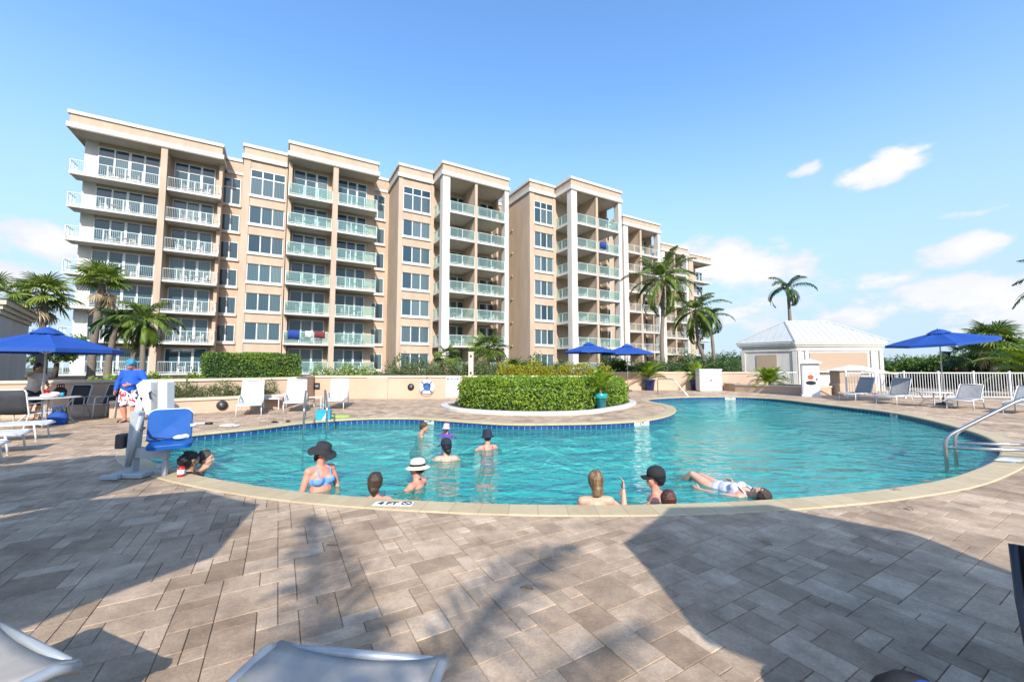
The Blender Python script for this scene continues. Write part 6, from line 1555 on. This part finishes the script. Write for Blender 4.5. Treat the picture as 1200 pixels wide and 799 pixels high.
        if style == 'bushy':
            for k in range(26):
                a = random.uniform(0,6.28); e = random.uniform(-.5,1.4); mb.ell((.095*math.cos(a)*math.cos(e), -.025+.10*math.sin(a)*math.cos(e), .15+.10*math.sin(e)), random.uniform(.022,.04))
            mb.ell((0,-.05,.09),(.085,.06,.09))
        loc_cut = HM @ Vector((0,.050,.155)); nrm2 = (HM.to_3x3() @ Vector((0,1,-.9))).normalized()
        ho = remesh(mb, 'hair', HAIR[col], .0062, o, 2, [(loc_cut, nrm2)]); hi_ = HM.inverted()
        for vv in ho.data.vertices:
            q = hi_ @ vv.co; k_ = .0045 if style in ('long','wet','short') else .010
            vv.co += vv.normal * (noise.noise(Vector((q.x*70, q.y*70, q.z*5))) * k_ + noise.noise(Vector((q.x*18,q.y*18,q.z*6)))*.006)
    if hat:
        kind, cm = hat; mb = MB(); mb.M = HM @ Matrix.Translation((0,.008,.17)) @ Matrix.Rotation(R(-8),4,'X')
        n = 28; V = []
        if kind == 'cap' or kind == 'cap_back':
            prof = [(1.0,-.01),(1.02,.03),(.93,.075),(.68,.108),(.3,.124),(.02,.128)]
            mb.add([(q*.094*math.cos(2*PI*i/n), q*.114*math.sin(2*PI*i/n), z) for q, z in prof for i in range(n)], [(j*n+i,j*n+(i+1)%n,(j+1)*n+(i+1)%n,(j+1)*n+i) for j in range(5) for i in range(n)])
            sg = 1 if kind == 'cap' else -1; A = [R(a) for a in range(20,161,10)]
            V = [(.092*math.cos(a), sg*.112*math.sin(a), -.004) for a in A]+[(.10*math.cos(a), sg*(.115+.075*math.sin(a)**.8)*1.0, -.012-.02*math.cos(a)**2) for a in A]; k = len(A)
            mb.add(V, [(i,i+1,k+i+1,k+i) for i in range(k-1)]); mb.ell((0,0,.128),(.009,.009,.005),0,8,5)
        elif kind in ('brim','floppy','bucket'):
            br = {'brim':.175,'floppy':.19,'bucket':.145}[kind]; cr_ = .105 if kind == 'brim' else .125
            prof = [(br,-.03 if kind != 'bucket' else -.055),(br*.85,-.018),(.108,-.002),(.104,.05),(.094,cr_*.85),(.06,cr_),(.005,cr_*1.02)]
            V = []
            for q, z in prof:
                for i in range(n):
                    a = 2*PI*i/n; wv_ = (.022*math.sin(3*a+.6)+.012*math.sin(5*a)) * (q > .15) if kind == 'floppy' else 0
                    V.append((q*math.cos(a)*.93, q*math.sin(a)*1.08, z+wv_))
            mb.add(V, [(j*n+i,j*n+(i+1)%n,(j+1)*n+(i+1)%n,(j+1)*n+i) for j in range(6) for i in range(n)])
        elif kind == 'bandana':
            prof = [(1.0,-.05),(1.04,.0),(1.0,.05),(.85,.09),(.5,.118),(.02,.128)]
            mb.add([(q*.093*math.cos(2*PI*i/n), q*.113*math.sin(2*PI*i/n)-.004, z+.05*math.sin(2*PI*i/n)*(z < .02)) for q, z in prof for i in range(n)], [(j*n+i,j*n+(i+1)%n,(j+1)*n+(i+1)%n,(j+1)*n+i) for j in range(5) for i in range(n)])
            mb.limb((-.03,-.11,.0),(-.10,-.13,-.09),.02,.012); mb.limb((0,-.115,0),(.0,-.15,-.11),.02,.012)
        h_ = mb.build('hat', CL[cm], o, True); md = h_.modifiers.new('thickness','SOLIDIFY'); md.thickness = .006
        if kind == 'brim':
            mb2 = MB(); mb2.M = mb.M; mb2.add([(q*math.cos(2*PI*i/n)*.93, q*math.sin(2*PI*i/n)*1.08, z) for q, z in ((.111,.003),(.1065,.034)) for i in range(n)], [(i,(i+1)%n,n+(i+1)%n,n+i) for i in range(n)]); mb2.build('hat_band', CL['blackc'], h_, True)
    # clothes
    up_ = (TM.to_3x3() @ Vector((0,0,1))).normalized()
    for kind, cm, *ex in clothes:
        mb = MB()
        if kind == 'swim_top':                                   # band round the bust and straps
            torso(mb, .006, False); o2 = remesh(mb, 'swim_top', CL[cm], .010, o, 3, [(TM @ Vector((0,0,.335)), up_), (TM @ Vector((0,0,.235)), -up_)])
            mb = MB(); mb.M = TM
            for s in (-1,1):
                if ex and ex[0] == 'halter': mb.tube([(s*.07,.135*b,.33),(s*.07,.10,.42),(s*.05,.03,.478),(s*.02,-.062,.50),(0,-.072,.495)], .008, 6, flat=.6)
                else: mb.tube([(s*.08,.135*b,.33),(s*.095,.085,.43),(s*.098,.0,.488),(s*.095,-.075,.44),(s*.085,-.115*b,.33)], .010, 6, flat=.5)
            mb.build('strap', CL[cm], o2, True)
        elif kind == 'one_piece':
            torso(mb, .006); zt = ex[0] if ex else .34; o2 = remesh(mb, 'swimsuit', CL[cm], .010, o, 3, [(TM @ Vector((0,0,zt)), (TM.to_3x3() @ Vector((0,-.45,1))).normalized()), (TM @ Vector((0,0,-.12)), -up_)])
            mb = MB(); mb.M = TM
            for s in (-1,1): mb.tube([(s*.08,.125*b,zt+.01),(s*.095,.085,.43),(s*.098,.0,.488),(s*.09,-.075,.44),(s*.07,-.118*b,zt-.05)], .014, 6, flat=.4)
            mb.build('strap', CL[cm], o2, True)
        elif kind == 'bottom':
            torso(mb, .006, True, False); remesh(mb, 'swim_bottom', CL[cm], .010, o, 3, [(TM @ Vector((0,0,.06)), up_), (TM @ Vector((0,0,-.11)), -up_)])
        elif kind in ('shirt','tee'):
            torso(mb, .016); mb.M = TM; lo_ = TM @ Vector((0,0,-.16))
            for sh, el_, wr in armpts:
                end = el_.lerp(wr,.86) if kind == 'shirt' else sh.lerp(el_,.62); k = b**.6
                if kind == 'shirt': mb.limb(sh,el_,.070*k,.056*k); mb.limb(el_,end,.056*k,.042*k)
                else: mb.limb(sh,end,.072*k,.064*k)
            o2 = remesh(mb, 'shirt', CL[cm], .011, o, 3, [(TM @ Vector((0,0,.492)), up_), (lo_, -up_)])
        elif kind in ('shorts','trousers'):
            torso(mb, .014, True, False); mb.M = I4
            for hip, kn, an in lp:
                k = b**.7*S; e = kn.lerp(hip,.08) if kind == 'shorts' else an.lerp(kn,.1); mb.limb(hip,hip.lerp(kn,.5),.104*k,.098*k); mb.limb(hip.lerp(kn,.5),kn if kind == 'trousers' else e,.098*k,.088*k)
                if kind == 'trousers': mb.limb(kn,e,.085*k,.07*k)
            remesh(mb, 'shorts' if kind == 'shorts' else 'trousers', CL[cm], .012, o, 3, [(TM @ Vector((0,0,.04)), up_)])
        elif kind == 'sandals':
            for hip, kn, an in lp:
                mb.M = Matrix.Translation((an.x,an.y+.045*S,0)); mb.prism([(.05*math.cos(a),.14*math.sin(a)) for a in [2*PI*i/18 for i in range(18)]], .0, .022)
            mb.build('sandals', CL['blackc'], o)
    return o
def wpos(u, v, z=WZ): return gp(u, v, z)
def zat(v, d): return EYE - (v-430)/F*d
def swimmer(lab, u, vw, vtop, rz, H, d=None, **kw):
    """u: column, vw: row of the waterline (or d the distance), vtop: row of the top of the head"""
    if d is None: x, y = wpos(u, vw)
    else: x, y = up(u, d), d
    ztop = zat(vtop, y); S = H/1.70; ln = kw.get('lean', 0); hp = kw.get('hatpad', .0); kw.pop('hatpad', None)
    zp = ztop - hp - .775*S*math.cos(ln)
    off = math.sin(ln)*.7*S
    return person(lab, (x+math.sin(rz)*off, y-math.cos(rz)*off, 0), rz, H, zpel=zp, **kw)
FWD = (((-.24,.12,.26),(-.20,.36,.22)), ((.24,.12,.26),(.20,.36,.22)))
OUT = (((-.34,.10,.28),(-.46,.32,.25)), ((.34,.10,.28),(.46,.32,.25)))
swimmer('person with curly black hair in a black shirt, in the water beside the pool lift', 230, 0, 527, R(-25), 1.66, d=6.0, hair=('black','bushy'), skin='olive', clothes=(('tee','blackc'),('bottom','blackc')), arms=FWD)
swimmer('person with greying dark hair low in the water, face turned right, near the lift', 258, 0, 534, R(-75), 1.66, d=6.25, woman=False, hair=('grey','short'), skin='fair', lean=R(55), headrot=(0,R(-50),0), clothes=(('shorts','darkshort'),), arms=FWD)
swimmer('person in floppy black sun hat and light blue bikini top standing in the pool', 375, 573, 515, R(-125), 1.66, hatpad=.05, build=1.1, hair=('brown','wet'), hat=('floppy','charcoal'), skin='pink', headrot=(R(25),R(8),0), clothes=(('swim_top','blueb'),('bottom','blueb')), arms=(((-.25,.02,.14),(-.16,.22,.02)),((.25,-.03,.14),(.24,.10,-.09))))
swimmer('person with slicked wet brown hair and pink straps, back to the near coping', 443, 0, 551, R(8), 1.64, d=4.98, hair=('brown','wet'), skin='pink', clothes=(('swim_top','pinkb'),('bottom','pinkb')), arms=OUT)
swimmer('person in cream brimmed hat with black band, facing left in the pool', 488, 570, 533, R(70), 1.64, hatpad=.04, hair=('brown','short'), hat=('brim','straw'), skin='pink', headrot=(R(10),R(-5),0), clothes=(('swim_top','blackc','halter'),('bottom','blackc')), arms=FWD)
swimmer('bare-headed brown-haired person swimming by the far tile band', 497, 510, 494, R(-70), 1.66, lean=R(16), woman=False, hair=('brown','short'), skin='tan', headrot=(R(-20),R(0),0), clothes=(('shorts','navy'),), arms=OUT)
swimmer('child in a pale pink hat and purple swimsuit by the far tile band', 523, 510, 495, R(-10), 1.30, hatpad=.03, hair=('brown','wet'), hat=('bucket','pink'), skin='fair', clothes=(('tee','purple'),('bottom','purple')), arms=OUT)
swimmer('person in black cap and slate swimsuit, back turned, mid pool', 523, 539, 512, R(8), 1.66, hatpad=.03, build=1.15, hair=('black','wet'), hat=('cap','navy'), skin='fair', headrot=(R(35),0,0), clothes=(('one_piece','greyb',.30),), arms=OUT)
swimmer('person in navy hat and magenta straps, mid pool below the island hedge', 571, 526, 502, R(25), 1.64, hatpad=.03, hair=('black','short'), hat=('bucket','navy'), skin='pink', clothes=(('one_piece','pinkb'),), arms=OUT)
swimmer('person with wet dark blond hair raising the right forearm at the near coping', 696, 0, 549, R(0), 1.68, d=4.86, hair=('blond','long'), skin='fair', headrot=(R(12),R(0),0), clothes=(('swim_top','blackc','halter'),('bottom','blackc')), arms=(((-.25,.08,.20),(-.18,.30,.12)),((.36,.07,.27),(.37,.13,.50))), vox=.0085)
swimmer('person in black cap facing left beside the auburn-haired one at the coping', 764, 0, 544, R(62), 1.74, d=5.25, hatpad=.03, woman=False, hair=('black','short'), hat=('cap','blackc'), skin='pink', headrot=(R(15),R(-5),0), clothes=(('shorts','green'),), arms=(((-.26,.16,.26),(-.12,.34,.38)),((.27,.06,.22),(.30,.30,.20))))
swimmer('person with smooth auburn hair, only the head above the near coping', 779, 0, 571, R(-10), 1.62, d=4.80, hair=('auburn','wet'), skin='fair', clothes=(('swim_top','blackc'),('bottom','blackc')), arms=FWD)
hx_, hy2 = up(887,5.22), 5.22
dirx, diry = -.42, .90
o = person('person floating on the back with bent legs and pale lilac suit, dark-haired head by coping', (hx_+dirx*.62, hy2+diry*.62, -.17), 0, 1.62, zpel=0, hair=('brown','wet'), skin='fair', clothes=(('one_piece','lilac'),), floor=-9,
   legs=(((-.13,.16,-.36),(-.10,-.02,-.72)),((.12,.10,-.42),(.10,.02,-.82))), arms=(((-.30,-.02,.20),(-.36,.02,-.04)),((.30,-.02,.20),(.36,.02,-.04))), headrot=(R(25),R(22),0), rot=(R(86),0,math.atan2(-dirx,diry)))
x, y = gp(152,494)
person('person in blue long-sleeved shirt, aqua bandana and red-white shorts standing behind the pool lift', (x,y,0), R(195), 1.76, build=1.38, woman=False, floor=0.0, skin='pink', hair=('grey','short'), hat=('bandana','aquac'), headrot=(R(-8),R(30),0), clothes=(('shirt','bluec'),('shorts','shorts'),('sandals','blackc')),
   arms=(((-.34,.06,.17),(-.14,.34,.10)),((.33,-.04,.16),(.31,.10,-.07))))
person('person with bushy dark hair and pale shirt standing behind the round table at left', (-14.05,11.75,0), R(-95), 1.66, lean=R(12), floor=0.0, skin='tan', hair=('black','bushy'), headrot=(R(-10),R(12),0), clothes=(('tee','whitec'),('shorts','darkshort'),('sandals','blackc')),
   arms=(((-.27,.05,.18),(-.12,.33,.14)),((.30,.14,.44),(.10,.16,.60))))
